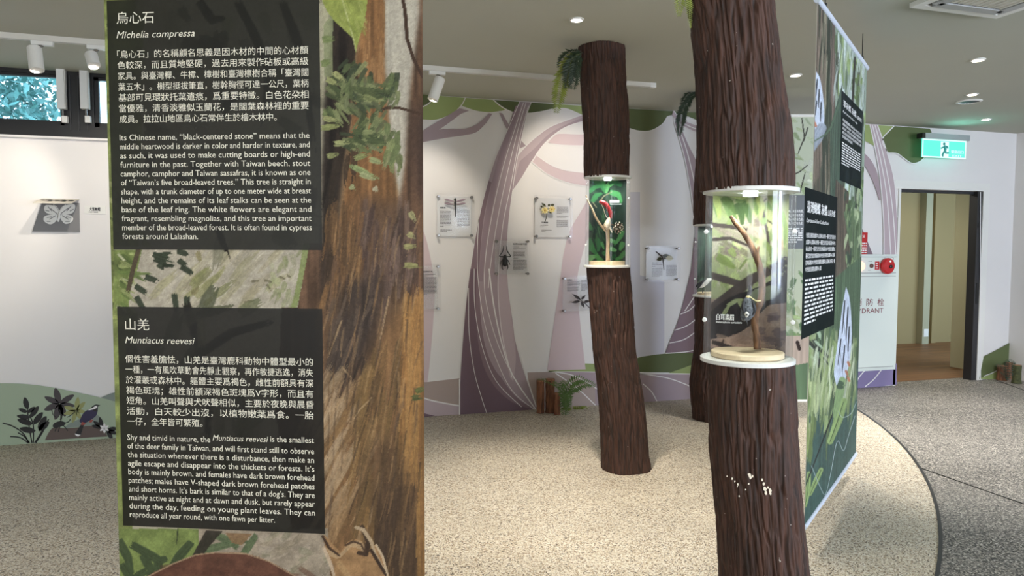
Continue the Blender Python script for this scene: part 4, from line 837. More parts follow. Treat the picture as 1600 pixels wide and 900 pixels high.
def trunk(name, rows, dep, z0, z1, parent, seed, nth=240, amp=.006, caps=True):
    q = []
    for y, xl, xr in rows:
        p = at((xl+xr)/2, y, dep); q.append((p[2], p[0], p[1], (xr-xl)/2*dep/FPX))
    q.sort(); q = np.array(q); nz = max(24, int((z1-z0)/.0065)); z = np.linspace(z0, z1, nz)
    def ip(k):
        v = np.interp(z, q[:, 0], q[:, k]); a = z < q[0, 0]; b = z > q[-1, 0]
        v[a] = q[0, k]+(q[1, k]-q[0, k])/(q[1, 0]-q[0, 0])*(z[a]-q[0, 0])*.7; v[b] = q[-1, k]+(q[-1, k]-q[-2, k])/(q[-1, 0]-q[-2, 0])*(z[b]-q[-1, 0])*.7
        kk = np.ones(9)/9; vp = np.pad(v, 4, mode='edge'); return np.convolve(vp, kk, 'valid')
    X, Y, Rr = ip(1), ip(2), ip(3); D = bark_field(nth, nz, 58, max(4, int((z1-z0)*6.5)), seed)
    th_ = np.arange(nth)/nth*2*math.pi; rr = Rr[:, None]*.985+amp*D+.004*np.sin(th_*3+seed)[None]+.003*np.sin(th_*5+z[:, None]*4)
    V = np.stack([X[:, None]+rr*np.cos(th_), Y[:, None]+rr*np.sin(th_), np.repeat(z[:, None], nth, 1)], -1).reshape(-1, 3)
    idx = np.arange(nz*nth).reshape(nz, nth); r_ = np.roll(idx, -1, 1)
    F = np.stack([idx[:-1], r_[:-1], r_[1:], idx[1:]], -1).reshape(-1, 4).tolist()
    F += [idx[0][::-1].tolist(), idx[-1].tolist()]
    mb = MB(); mb.v.append(V); mb.f = [tuple(f) for f in F]; mb.n = len(V)
    return mb.build(name, m_bark, parent, True)
def frond(mb, pts, L, n, seed=0, droop=.15, stem=.0022):
    """one fern frond: stem and paired leaflets along a curve"""
    r = random.Random(seed); P = [np.array(p, float) for p in sm(pts, 5)]
    mb.tube(P, [stem*(1-.7*i/len(P)) for i in range(len(P))], 5)
    N_ = len(P)-1
    for k in range(n):
        t = .08+.92*k/n; i = min(int(t*N_), N_-1); f = t*N_-i; p = P[i]*(1-f)+P[i+1]*f; d = P[i+1]-P[i]; d /= np.linalg.norm(d)+1e-9
        s = np.cross(d, -FH*.8+ZU*.6); s /= np.linalg.norm(s)+1e-9; nn = np.cross(s, d)
        l = L*math.sin(math.pi*min(.98, .18+.78*t))**.8*r.uniform(.85, 1.1); w = l*.16
        for sg in (1, -1):
            tip = p+s*sg*l*.9+d*l*.45-ZU*l*droop+nn*r.uniform(-.15, .15)*l; m = p+(tip-p)*.45
            mb.add([p, m+d*w+nn*w*.3, tip, m-d*w+nn*w*.3], [(0, 1, 2), (0, 2, 3)])
def case(col, cxp, ytop, ybot, halfpx, dep, art, led=True, power=6):
    Rc = halfpx*dep/FPX; ct = at(cxp, ytop, dep); cb = at(cxp, ybot, dep); c = np.array([(ct[0]+cb[0])/2, (ct[1]+cb[1])/2, 0]); zt_, zb_ = ct[2], cb[2]
    vd = c-[CAMP[0], CAMP[1], 0]; vd /= np.linalg.norm(vd); rt = np.array([vd[1], -vd[0], 0])
    for z_ in (zt_, zb_): MB().lathe([(Rc*1.0, -.008), (Rc*1.04, -.006), (Rc*1.04, .006), (Rc*1.0, .008)], [c[0], c[1], z_], n=64).build('acrylic_ring', m_ring, col)
    MB().lathe([(Rc*.97, zb_+.008), (Rc*.97, zt_-.008)], c, n=64, caps=False).build('clear_tube', m_clear, col, True)
    for s_ in (-1, 1):     # the two edges where the clear front is joined
        for o2 in (.86, .94): 
            q = c+rt*s_*Rc*o2-vd*Rc*math.sqrt(1-o2*o2)*.5
            MB().tube([q+[0, 0, zb_+.01], q+[0, 0, zt_-.01]], Rc*.012, 8).build('clear_edge', m_clear, col)
        for z_ in (zt_-(zt_-zb_)*.24, zb_+(zt_-zb_)*.24):
            q = c+rt*s_*Rc*.93-vd*Rc*.42; MB().lathe([(.0075, 0), (.0075, .004), (.005, .006)], q+[0, 0, z_], -vd, 14).build('clear_screw', m_ring, col)
    nu, nv = 110, 170; ph = np.linspace(-math.radians(78), math.radians(78), nu)[None, :, None]; v = np.linspace(zt_-.009, zb_+.009, nv)[:, None, None]; Rb = Rc*.84
    Pg = c+rt*np.sin(ph)*Rb+vd*np.cos(ph)*Rb*.8+np.array([0, 0, 1.])*v
    cv_ = Canvas(Pg, (70, 80, 60)); art(cv_); cv_.tone(.95, (.76, .76, .76)); bk_ = cv_.build('backdrop_print', m_card, col)
    MB().lathe([(Rc*.03, 0), (Rc*.16, .001), (Rc*.16, .01)], [c[0]-vd[0]*Rc*.25, c[1]-vd[1]*Rc*.25, zt_-.02], n=24).build('lamp_disc', m_led, col)
    l = bpy.data.lights.new('case_lamp', 'AREA'); l.shape = 'DISK'; l.size = Rc*.7; l.energy = power; l.color = (.92, 1, .96); lo = bpy.data.objects.new('case_lamp', l); COL.objects.link(lo); lo.location = (c[0]-vd[0]*Rc*.3, c[1]-vd[1]*Rc*.3, zt_-.024); attach(lo, col)
    return c, vd, rt, Rc, zt_, zb_, bk_

# --- front column: white-eared bird
dF = 2.45
colF = thing('tree_column', (*at(1195, 1080, dF)[:2], 0), 'large dark brown artificial tree column in front, with a clear case holding a bird on a twig', 'tree column', 'artificial tree columns')
trunk('upper_trunk', [(-160, 1046, 1180), (-60, 1064, 1196), (0, 1074.5, 1205.7), (87, 1086.5, 1216), (144, 1090, 1224), (202, 1092, 1234), (260, 1092, 1238), (300, 1097, 1238)], dF, float(at(1168, 299, dF)[2]), CEIL, colF, 5, 420, .0075)
trunk('lower_trunk', [(560, 1106, 1240), (636, 1107, 1244), (711, 1109, 1248), (760, 1115, 1252), (824, 1121, 1259), (900, 1125, 1267), (1090, 1130, 1278)], dF, 0, float(at(1173, 562, dF)[2]), colF, 6, 420, .0075)
def art_front(c):
    c.C[:] = (150, 156, 116)
    c.fill([(1090, 470), (1250, 450), (1250, 580), (1090, 580)], (150, 128, 116), 1, .06, False)
    c.strokes((1110, 300, 1230, 440), 90, 26, 12, 80, [(158, 172, 112), (190, 192, 140), (132, 146, 92), (176, 172, 146), (196, 188, 168)], .8, 60, 71)
    c.strokes((1110, 345, 1180, 400), 20, 30, 12, 20, [(172, 156, 142), (128, 112, 106)], .6, 20, 72)
    for L, w in (([(1105, 350), (1140, 354), (1170, 360)], 7), ([(1108, 375), (1140, 372), (1170, 384)], 6), ([(1105, 428), (1130, 436), (1158, 444), (1178, 446)], 12), ([(1110, 484), (1140, 462), (1175, 436), (1200, 424), (1232, 404)], 18), ([(1170, 300), (1190, 320), (1198, 360), (1206, 410)], 6), ([(1186, 330), (1200, 345), (1216, 356)], 3), ([(1198, 310), (1180, 330)], 3)): c.stroke(L, w, (70, 60, 58), .95, .3, .05)
    c.fill(sm([(1108, 488), (1140, 465), (1180, 450), (1230, 430), (1232, 470), (1200, 478), (1170, 510), (1140, 526), (1108, 530)]), (44, 40, 42), .95, .2, False)
    c.fill(sm([(1165, 470), (1180, 452), (1210, 446), (1222, 452), (1208, 466), (1180, 474)]), (128, 136, 112), .9)
    c.strokes((1204, 400, 1230, 440), 40, 14, 4, 60, [(52, 48, 50), (96, 84, 92), (38, 36, 38)], .9, 60, 73)
    for p in ([(1132, 316), (1146, 340), (1150, 352)], [(1158, 320), (1160, 345)], [(1166, 318), (1170, 342)], [(1150, 310), (1166, 316)], [(1180, 310), (1184, 336)], [(1208, 310), (1216, 330), (1220, 352)], [(1214, 340), (1222, 366), (1226, 390)], [(1192, 340), (1194, 352)], [(1118, 310), (1122, 340)]): c.stroke(p, 13, NRc([(128, 152, 92), (112, 138, 84), (166, 182, 118)]), .92, .6, .1)
    for p, w_, k in (([(1128, 308), (1140, 318), (1152, 336)], 15, (92, 116, 64)), ([(1150, 318), (1158, 334), (1160, 352)], 13, (74, 98, 58)), ([(1160, 316), (1170, 332), (1172, 350)], 12, (84, 110, 66)), ([(1116, 300), (1122, 322), (1124, 344)], 12, (168, 180, 104)), ([(1140, 304), (1160, 308), (1172, 304)], 9, (182, 194, 124)), ([(1184, 304), (1190, 322), (1188, 344)], 12, (176, 188, 116)), ([(1206, 306), (1216, 324), (1220, 346)], 12, (150, 172, 96)), ([(1196, 316), (1208, 330)], 8, (110, 136, 84)), ([(1222, 330), (1227, 356), (1226, 384)], 9, (128, 150, 84)), ([(1120, 400), (1136, 410), (1150, 420)], 14, (116, 132, 72)), ([(1194, 378), (1204, 390), (1206, 404)], 10, (122, 138, 78)), ([(1140, 388), (1150, 402)], 12, (138, 150, 92))): c.stroke(p, w_, k, .92, .6, .1)
    c.stroke([(1212, 352), (1220, 376), (1222, 392)], 9, (186, 152, 104), .9, .5, .1)
    for p in ([(1136, 478), (1150, 470), (1162, 468)], [(1130, 492), (1140, 476)], [(1154, 470), (1164, 486)]): c.stroke(p, 7, (158, 168, 120), .95, .5, .1)
    for p in ([(1156, 420), (1166, 406), (1180, 402)], [(1180, 404), (1196, 410), (1204, 420)], [(1170, 410), (1174, 430)]): c.stroke(p, 4, (116, 128, 78), .95, .6, 0)
    c.strokes((1180, 480, 1226, 550), 18, 22, 16, 30, [(120, 104, 104), (166, 146, 132), (104, 90, 94)], .7, 60, 74)
    c.strokes((1112, 520, 1180, 550), 16, 30, 12, 5, [(176, 148, 128), (158, 130, 114)], .6, 10, 75)
    c.stroke([(1112, 534), (1132, 540), (1160, 548)], 8, (52, 44, 42), .95, .5, .05); c.stroke([(1128, 538), (1131, 530)], 3, (60, 44, 40), .9, .3, 0)
def NRc(l): return l[NR.randint(len(l))]
c, vd, rt, Rc, zt_, zb_, bk_ = case(colF, 1170, 299, 561, 69, dF, art_front, True, 1.3)
def back_text(bk_, c, vd, rt, rows, off, m=m_textw):
    pl = Plane(c+vd*off, rt, (0, 0, -1))
    for k, (s_, x, y, em, xr, b) in enumerate(rows):
        mb = MB(); u, v = pl.uv(x, y); w = pl.uv(xr, y)[0]-u; e = v-pl.uv(x, y-em)[1]; write(mb, pl, s_, u, v, e, w, 0, .0, 1, b); mb.build(('title_lettering', 'small_lettering')[k], m, bk_)
back_text(bk_, c, vd, rt, [('白耳畫眉', 1119, 499, 10.5, 1146, 2), ('Heterophasia auricularis', 1119, 504.5, 5, 1159, 0)], Rc*.36)
bd = MB().lathe([(Rc*.78, 0), (Rc*.8, .003), (Rc*.8, .016), (Rc*.78, .019)], [c[0], c[1], zb_+.009], n=48).build('display_base', m_wood_base, colF)
def px_tube(mb, L, dep, n=10, sub=4):
    L = sm(L, sub); mb.tube([at(x, y, d if d else dep) for x, y, r, d in [(q[0], q[1], q[2], q[3] if len(q) > 3 else None) for q in L]], [q[2]*dep/FPX for q in L], n); return mb
zt0 = (*at(1184, 549, dF)[:2], zb_+.028)
tw = thing('twig', zt0, 'knotty brown twig standing on the wooden base in the front case', 'twig', 'twigs in the cases')
mb = MB(); px_tube(mb, [(1142, 338, 2.6), (1152, 352, 4), (1163, 366, 4.2), (1174, 385, 4.4), (1183, 405, 5), (1189, 425, 4.8), (1191, 450, 5.2), (1188, 472, 5.6), (1181, 488, 5.6), (1179, 505, 5.4), (1182, 525, 5.2), (1184, 545.5, 6)], dF, 12)
for k in range(len(mb.v)): mb.v[k] = mb.v[k]+NR.randn(*mb.v[k].shape)*.0009
mb.build('main_stem', m_twig, tw, True)
px_tube(MB(), [(1183, 400, 3), (1184, 392, 2.4), (1185.5, 385, 1.6)], dF, 8).build('stub', m_twig, tw, True); px_tube(MB(), [(1178, 394, 3), (1177, 388, 2)], dF, 8).build('stub', m_twig, tw, True)
m_feath = mat('grey_black_feathers', (84, 88, 94), .5, noise_amt=.95, nscale=150); m_featw = mat('white_feathers', (222, 218, 208), .6); m_featy = mat('buff_feathers', (206, 192, 140), .6); m_featd = mat('dark_feathers', (34, 34, 38), .5, noise_amt=.3, nscale=80)
def bird(loc, dep, label, cat, group, body, tail, wingL, wingR, patch, beak, eye, mats):
    b = thing('small_bird', loc, label, cat, group)
    px_tube(MB(), body, dep, 16, 6).build('body', mats[0], b, True)
    px_tube(MB(), tail, dep+.004, 8).build('tail', mats[1], b, True)
    for wgl in (wingL, wingR): px_tube(MB(), wgl, dep-.02, 8).build('wing', mats[2], b, True)
    px_tube(MB(), patch, dep-.022, 10).build('ear_patch', mats[3], b, True); px_tube(MB(), beak, dep-.006, 8).build('beak', m_dark, b, True)
    e = at(eye[0], eye[1], dep-.034); MB().lathe([(.0001, -.004), (.003, -.002), (.003, .001), (.0001, .003)], e, -FH, 10).build('eye', m_dark, b, True); return b
bF = bird(at(1168, 480, dF-.03), dF-.025, 'small grey bird with a white ear patch hanging head down from the twig', 'bird', None,
    [(1168.5, 463, 2.6), (1168, 470, 6), (1170, 479, 10.8), (1169, 486, 11.2), (1166, 493, 9.6), (1163.5, 499, 6.5), (1163, 502, 2)], [(1171.5, 446, 1.2), (1172, 452, 3), (1170.5, 460, 2.8), (1168.5, 466, 3)],
    [(1163, 468, 1), (1161, 478, 3), (1162, 486, 2.4), (1164, 490, .8)], [(1175, 468, 1), (1178, 478, 3.2), (1179, 486, 2.6), (1175, 492, .8)], [(1166, 487, 1), (1166.8, 491, 3.6), (1166, 496, 1)], [(1165, 500, 2), (1167, 505, 1.3), (1168.5, 509, .4)], (1167, 492), (m_feath, m_featd, m_featd, m_featw))
px_tube(MB(), [(1166, 463, 1), (1169, 464, 2.2), (1171, 462, 1)], dF-.05, 8).build('feet', m_featy, bF, True)
px_tube(MB(), [(1171, 463, .9), (1181, 470, .9), (1189, 470, .9)], dF-.03, 6).build('leg', m_featy, bF, True)

# --- middle column
dM = 4.87
colM = thing('tree_column', (*at(980, 735, dM)[:2], 0), 'leaning brown artificial tree column in the middle, its lit case holding a red and white bird', 'tree column', 'artificial tree columns')
trunk('upper_trunk', [(60, 902, 976), (75, 903, 976.5), (116, 904.5, 977), (167, 908, 981), (220, 911, 983), (276, 912.5, 982.5)], dM, float(at(948, 278, dM)[2]), CEIL, colM, 8, 300, .0085)
trunk('lower_trunk', [(418, 915, 984), (476, 918.5, 988), (547, 924, 992), (600, 931, 1002), (654, 936, 1010), (711, 938, 1015), (735, 938.5, 1019)], dM, 0, float(at(949, 417, dM)[2]), colM, 9, 300, .0085)
def art_mid(c):
    c.C[:] = (34, 54, 44); c.strokes((910, 270, 990, 420), 60, 30, 8, 90, [(40, 66, 52), (28, 44, 38), (54, 80, 62)], .7, 10, 81)
    G_ = [(74, 150, 84), (96, 170, 98), (58, 124, 72), (120, 186, 120)]
    for p, w in (([(924, 280), (938, 286), (946, 302)], 10), ([(966, 278), (950, 290), (946, 304)], 9), ([(925, 316), (932, 305), (942, 302)], 9), ([(952, 300), (966, 304), (972, 318)], 10), ([(940, 276), (946, 296)], 8), ([(932, 372), (936, 382), (934, 394)], 9), ([(922, 384), (930, 396)], 10), ([(918, 404), (932, 400)], 10), ([(926, 412), (944, 408)], 8), ([(952, 388), (964, 392)], 8), ([(950, 374), (966, 380)], 7), ([(956, 412), (974, 408)], 9), ([(974, 378), (968, 392)], 9), ([(942, 398), (948, 392)], 8), ([(940, 378), (944, 390)], 5)): c.stroke(p, w, NRc(G_), .95, .6, .1)
    for p, w in (([(920, 300), (930, 292), (944, 290)], 8), ([(972, 290), (960, 284), (950, 288)], 8), ([(924, 360), (920, 346)], 6), ([(974, 360), (968, 372), (958, 384)], 8), ([(978, 392), (970, 402), (960, 406)], 8), ([(920, 372), (926, 390), (936, 402)], 9), ([(930, 398), (940, 408), (950, 414)], 8), ([(962, 398), (954, 406)], 6)): c.stroke(p, w, NRc([(44, 104, 62), (84, 158, 86), (60, 130, 74)]), .92, .6, .1)
    for L in ([(936, 316), (944, 306), (956, 300)], [(932, 324), (926, 316)]): c.stroke(L, 2, (150, 140, 110), .9, .2, 0)
    c.strokes((926, 330, 942, 372), 16, 22, 2, 70, [(80, 120, 78), (60, 96, 64)], .85, 30, 82)
c, vd, rt, Rm, ztm, zbm, bk_ = case(colM, 949, 278, 416, 35, dM, art_mid, True, 1.3)
back_text(bk_, c, vd, rt, [('冠羽畫眉', 952.5, 316.5, 4.6, 967, 3), ('Yuhina brunneiceps', 952.7, 319.6, 2.2, 971, 1)], Rm*.36)
MB().lathe([(Rm*.8, 0), (Rm*.8, .026)], [c[0], c[1], zbm+.009], n=40).build('display_base', m_wood_base, colM)
st = thing('twig', (*at(950, 409, dM)[:2], zbm+.036), 'forked pale twig with a stump, standing in the middle case', 'twig', 'twigs in the cases')
px_tube(MB(), [(950, 409.5, 3.4), (949.5, 395, 2.8), (950, 380, 2.8), (949.5, 366, 3), (949, 358, 3.4)], dM, 12).build('main_stem', m_twigp, st, True)
px_tube(MB(), [(947, 362, 1.6), (939, 352, 1.8), (931, 340, 1.6), (925, 326, 1.4), (919, 315, 1.2), (915.5, 305, .9)], dM-.02, 8).build('branch', m_twigp, st, True)
m_redf = mat('red_feathers', (186, 38, 46), .55, noise_amt=.25, nscale=60); m_cream = mat('cream_feathers', (226, 214, 192), .6, noise_amt=.1, nscale=60)
rbird = thing('small_bird', at(950, 350, dM-.03), 'cream bird with a long red crest on the stump in the middle case', 'bird')
px_tube(MB(), [(952.5, 339.5, 1.6), (951.5, 343, 3), (949.5, 349, 5), (949, 354, 5), (950, 358, 3.2)], dM-.03, 14, 5).build('body', m_cream, rbird, True)
px_tube(MB(), [(937, 317, 1.6), (940, 316, 3), (946, 319, 3.6), (951, 326, 3.2), (954, 334, 3), (954, 341, 2.2)], dM-.03, 12, 5).build('crest', m_redf, rbird, True)
px_tube(MB(), [(952, 355, 1.6), (954.5, 359, 1.3), (956.5, 363.5, .5)], dM-.04, 8).build('tail', m_cream, rbird, True)
px_tube(MB(), [(939, 318, .5), (943, 326, .6), (946, 336, .5), (950, 341, .5)], dM-.034, 6).build('plume', m_cream, rbird, True)
px_tube(MB(), [(944, 350, .6), (945, 354, 1.6), (948, 357, .6)], dM-.048, 8).build('wing', m_twigp, rbird, True)
m_cone = mat('brown_cone_scale', (84, 56, 36), .7); m_conet = mat('pale_cone_tip', (228, 216, 196), .7)
pc_ = thing('pine_cone', at(965, 355, dM-.03), 'open pine cone with pale tips beside the cream bird in the middle case', 'pine cone')
cc = at(966, 356, dM-.03); px_ = dM/FPX; mb = MB(); mt_ = MB()
for k in range(34):
    z_ = 1-2*(k+.5)/34; a_ = k*2.4; d_ = np.array([math.sqrt(1-z_*z_)*math.cos(a_), math.sqrt(1-z_*z_)*math.sin(a_), z_]); q = cc+d_*np.array([7, 7, 8.5])*px_; s_ = np.cross(d_, [0, 0, 1.0]); s_ /= np.linalg.norm(s_)+1e-6; t_ = np.cross(d_, s_)
    q0 = cc+d_*1.5*px_; mb.add([q0, q+s_*1.3*px_, q+d_*1.0*px_, q-s_*1.3*px_, q-t_*.8*px_], [(0, 1, 2), (0, 2, 3), (0, 4, 1), (0, 3, 4), (1, 4, 2), (2, 4, 3)])
    qt = q+d_*.9*px_; mt_.lathe([(.2*px_, -.4*px_), (1.1*px_, 0), (.2*px_, .4*px_)], qt, d_, 6)
mb.build('scales', m_cone, pc_); mt_.build('scale_tips', m_conet, pc_); px_tube(MB(), [(952, 352, .8), (957, 351, .8), (962, 354, .8)], dM-.03, 6).build('stalk', m_twig, pc_)

# --- far column
dT = 6.30
colT = thing('tree_column', (*at(1112, 655, dT)[:2], 0), 'dark artificial tree column farthest back, half hidden behind the front column', 'tree column', 'artificial tree columns')
trunk('upper_trunk', [(120, 1092, 1152), (145, 1090.5, 1150), (200, 1090, 1150), (260, 1087.5, 1148), (300, 1085, 1146), (352, 1084.5, 1146)], dT, float(at(1115, 352, dT)[2]), CEIL, colT, 12, 160, .008)
trunk('lower_trunk', [(463, 1085.5, 1147), (540, 1086, 1146), (575, 1081, 1144), (600, 1078, 1142), (640, 1082, 1144), (656, 1083, 1146)], dT, 0, float(at(1115, 463, dT)[2]), colT, 13, 160, .008)
def art_far(c):
    c.C[:] = (54, 66, 58); c.strokes((1080, 345, 1150, 470), 50, 40, 7, 90, [(66, 84, 72), (40, 50, 46), (92, 112, 96)], .8, 6, 91); c.fill([(1080, 440), (1150, 440), (1150, 470), (1080, 470)], (86, 96, 74), .9)
c, vd, rt, Rt, ztt, zbt, bk_ = case(colT, 1115, 352, 462, 30, dT, art_far, True, 1.6)
MB().lathe([(Rt*.8, 0), (Rt*.8, .02)], [c[0], c[1], zbt+.009], n=40).build('display_base', m_wood_base, colT)
fb = thing('small_bird', at(1098, 446, dT-.06), 'black and white bird low in the farthest case, beside the front column', 'bird')
px_tube(MB(), [(1112, 436, 1), (1107, 438, 3.4), (1101, 442, 4.6), (1096, 446, 4), (1092, 448, 1.6)], dT-.06, 12, 5).build('body', m_featw, fb, True); px_tube(MB(), [(1104, 436, .8), (1098, 440, 2), (1093, 447, 1.6), (1088.5, 452, .6)], dT-.09, 8).build('wing', m_featd, fb, True); px_tube(MB(), [(1094, 441, 1.2), (1090, 445, 1.6), (1087.5, 449, .8)], dT-.08, 8).build('tail', m_featd, fb, True)
px_tube(MB(), [(1099, 446, .8), (1098, 453, .8), (1098, 457.5, .9)], dT-.05, 6).build('leg', m_dark, fb)

# ------------------------------------------------------------------ ferns hanging at the column tops
def fern(name, loc, fr, m, label, group, cat='fern', ms=None):
    t = thing(name, loc, label, cat, group)
    for k, (pts, dep, L, n) in enumerate(fr):
        mb = MB(); frond(mb, [at(x, y, dep+(q[0] if q else 0)) for x, y, *q in pts], L*dep/FPX, n, k+int(pts[0][0])); mb.build('frond', (ms or m) if k == 0 and ms else m, t)
    return t
fern('hanging_fern', at(908, 84, dM-.15), [([(908, 84), (892, 92), (880, 118), (873, 148), (869, 177)], dM-.14, 17, 34), ([(910, 82), (897, 90), (890, 112), (886, 138)], dM-.18, 17, 26), ([(908, 80), (892, 82), (880, 92), (874, 106)], dM-.1, 14, 20), ([(908, 86), (900, 100), (897, 122), (895, 140)], dM-.2, 13, 22)], m_fern3, 'green fern frond hanging from the top of the middle tree column', 'ferns on the columns', ms=m_fern2)
fern('hanging_fern', at(1092, 145, dT-.1), [([(1092, 145), (1080, 150), (1071, 165), (1064, 190), (1061, 212)], dT-.12, 9, 34), ([(1092, 143), (1078, 146), (1069, 158), (1064, 178)], dT-.08, 9, 24), ([(1071, 160), (1066, 175), (1063, 192), (1061, 213)], dT-.13, 11, 26)], m_fern3, 'narrow fern hanging from the top of the farthest tree column', 'ferns on the columns')
fern('hanging_fern', at(1076, -60, dF), [([(1080, -70), (1068, -40), (1063, -5), (1061, 26)], dF-.06, 13, 26), ([(1082, -70), (1076, -30), (1077, 10), (1079, 44)], dF-.1, 8, 34), ([(1080, -76), (1070, -50), (1069, -10), (1070, 10)], dF-.03, 9, 20)], m_fern2, 'yellow green fern tips hanging at the top of the front tree column', 'ferns on the columns')
# ------------------------------------------------------------------ logs and fern against the mural
def log(xc, half, ytop, ybot, label):
    f = on_z(xc, ybot); c = f+FH*half/FPX*float((f-CAMP)@FH); dep = float((f-CAMP)@FH); R_ = half*dep/FPX; H_ = float(at(xc, ytop, dep)[2]); t = thing('wooden_log', (c[0], c[1], 0), label, 'log', 'upright logs by the mural')
    D = bark_field(40, 30, 14, 5, int(xc)); V = []; 
    for i in range(30):
        for k in range(40): r_ = R_+.004*D[i, k]; V.append((c[0]+r_*math.cos(k*math.pi/20), c[1]+r_*math.sin(k*math.pi/20), .002+(H_-.002)*i/29))
    mb = MB(); mb.add(V, [(i*40+k, i*40+(k+1) % 40, (i+1)*40+(k+1) % 40, (i+1)*40+k) for i in range(29) for k in range(40)]+[tuple(range(40))[::-1]]); mb.build('bark', m_log, t, True)
    MB().lathe([(R_*.97, H_-.012), (R_*.95, H_-.002), (.0, H_)], [c[0], c[1], 0], n=30).build('cut_end', m_logend, t); return t
log(844.5, 6.2, 595, 647, 'upright log at the left of the three logs, touching the mauve tree'); log(859.5, 7.4, 593, 646.5, 'tallest and thickest upright log in the middle of the three'); log(870.8, 5.2, 614.5, 649, 'shortest upright log at the right, beside the fern')
q = on_z(884, 645); dq = float((q-CAMP)@FH)-.05
fern('floor_fern', (q[0], q[1], 0.005), [([(884, 642), (884, 615), (893, 598), (907, 592), (919, 599)], dq, 12, 18), ([(885, 640), (890, 612), (904, 602), (920, 598), (931, 603)], dq, 11, 20), ([(884, 640), (880, 612), (868, 600), (852, 594), (838, 592)], dq+.02, 6, 30), ([(884, 640), (879, 612), (879, 622), (881, 640), (882, 653)], dq-.04, 10, 18), ([(885, 642), (886, 612), (889, 622), (891, 640)], dq-.02, 8, 26), ([(884, 640), (882, 618), (885, 630), (887, 650)], dq-.06, 10, 16), ([(884, 640), (886, 606), (880, 598), (876, 606), (878, 618)], dq-.03, 7, 16)], m_fern, 'green fern arching over the three upright logs in front of the mural', None)
q = on_z(898, 640); mb = MB()
for k in range(60):
    p = q+np.array([rnd.uniform(-.12, .12), rnd.uniform(-.04, .04), .004]); mb.add([p, p+[rnd.uniform(-.03, .03), rnd.uniform(-.02, .02), .02], p+[rnd.uniform(-.03, .03), .01, .006]], [(0, 1, 2)])
mo = mb.build('moss', m_fern2); tag(mo, 'patch of yellow green moss on the floor beside the fern', 'moss'); mo['kind'] = 'stuff'
# stumps with dried plants in the right corner
for x, half, yt, yb, lab in ((1566, 7, 571, 594, 'dark stump in the right corner, nearest the doorway'), (1577, 5, 566, 592.5, 'second dark stump behind, in the right corner'), (1589, 6.5, 570, 599, 'mossy stump in the right corner against the plain wall')):
    f = on_z(x, yb); dep = float((f-CAMP)@FH); f = f+FH*half/FPX*dep*.2; R_ = half*dep/FPX; H_ = (yb-yt)*dep/FPX
    f[0] = min(f[0], XR-R_-.01); f[1] = min(f[1], WALL_Y-R_-.01)
    s_ = thing('tree_stump', (f[0], f[1], 0), lab, 'stump', 'stumps in the corner')
    MB().lathe([(R_*1.1, .002), (R_, .04), (R_*.95, H_*.6), (R_, H_-.01), (R_*.96, H_)], [f[0], f[1], 0], n=22).build('bark', m_log if x < 1580 else mat('mossy_bark', (74, 76, 46), .9, noise_amt=.4, nscale=40), s_, False)
    MB().lathe([(R_*.92, H_), (.001, H_+.004)], [f[0], f[1], 0], n=22).build('cut_end', m_logend, s_)
q = on_z(1573, 595); dq = float((q-CAMP)@FH)-.16
fern('dry_fern', (q[0], q[1], .005), [([(1573, 594), (1570, 578), (1562, 570), (1556, 572)], dq, 5, 14), ([(1574, 594), (1572, 575), (1574, 564), (1582, 562)], dq, 5, 14), ([(1575, 594), (1580, 576), (1583, 566), (1588, 569)], dq-.03, 5, 14), ([(1574, 594), (1568, 584), (1562, 582)], dq, 4, 10), ([(1575, 594), (1580, 582), (1584, 588)], dq-.03, 4, 10)], m_fern3, 'small dark fern growing among the stumps in the right corner', None)

# ================================================================== acrylic plaques on the mural
PF, PB_ = .055, .02
FPn = Plane((0, WALL_Y-PF, CEIL), (1, 0, 0), (0, 0, -1)); BPn = Plane((0, WALL_Y-PB_, CEIL), (1, 0, 0), (0, 0, -1))
def plaque(label, x0, y0, x1, y1, texts, build=None, sheet=m_sheet):
    u0, v0 = FPn.uv(x0, y0); u1, v1 = FPn.uv(x1, y1); r = thing('specimen_plaque', FPn.P((u0+u1)/2, v1), label, 'plaque', 'acrylic plaques on the mural')
    a = FPn.P(u0, v0); b = FPn.P(u1, v1); MB().box((a[0], a[1], b[2]), (b[0], a[1]+.004, a[2])).build('front_panel', m_plate, r)
    e_ = .02; bs_ = MB().box((a[0]+e_, WALL_Y-PB_-.002, b[2]+e_), (b[0]-e_, WALL_Y-PB_, a[2]-e_)).build('backing_sheet', sheet, r)
    m_ = .026
    for u in (u0+m_, u1-m_):
        for v in (v0+m_, v1-m_):
            p = FPn.P(u, v); MB().lathe([(.0085, 0), (.0085, PF-.006)], [p[0], WALL_Y, p[2]], (0, -1, 0), 14).lathe([(.0125, PF-.004), (.0125, PF+.006), (.010, PF+.009)], [p[0], WALL_Y, p[2]], (0, -1, 0), 16).build('standoff_bolt', m_chrome, r)
    mb = MB()
    for s_, x, y, em, xr in texts[0]:
        u, v = BPn.uv(x, y); w = BPn.uv(xr, y)[0]-u; e = v-BPn.uv(x, y-em)[1]; write(mb, BPn, s_, u, v, e, w, 0, .003, 1, 3)
    mb.build('lettering', m_ink, bs_); mb = MB()
    for x, y, xr, yb, n in texts[1]:
        u, v = BPn.uv(x, y); u2, v2 = BPn.uv(xr, yb); mb = MB(); bars(mb, BPn, u, v, u2-u, n, (v2-v)/n, (v2-v)/n*.48, .003, (.03, .08)); mb.build('small_print', m_inkg, bs_)
    if build: build(r, float((a-CAMP)@FH)+.03)
    return r
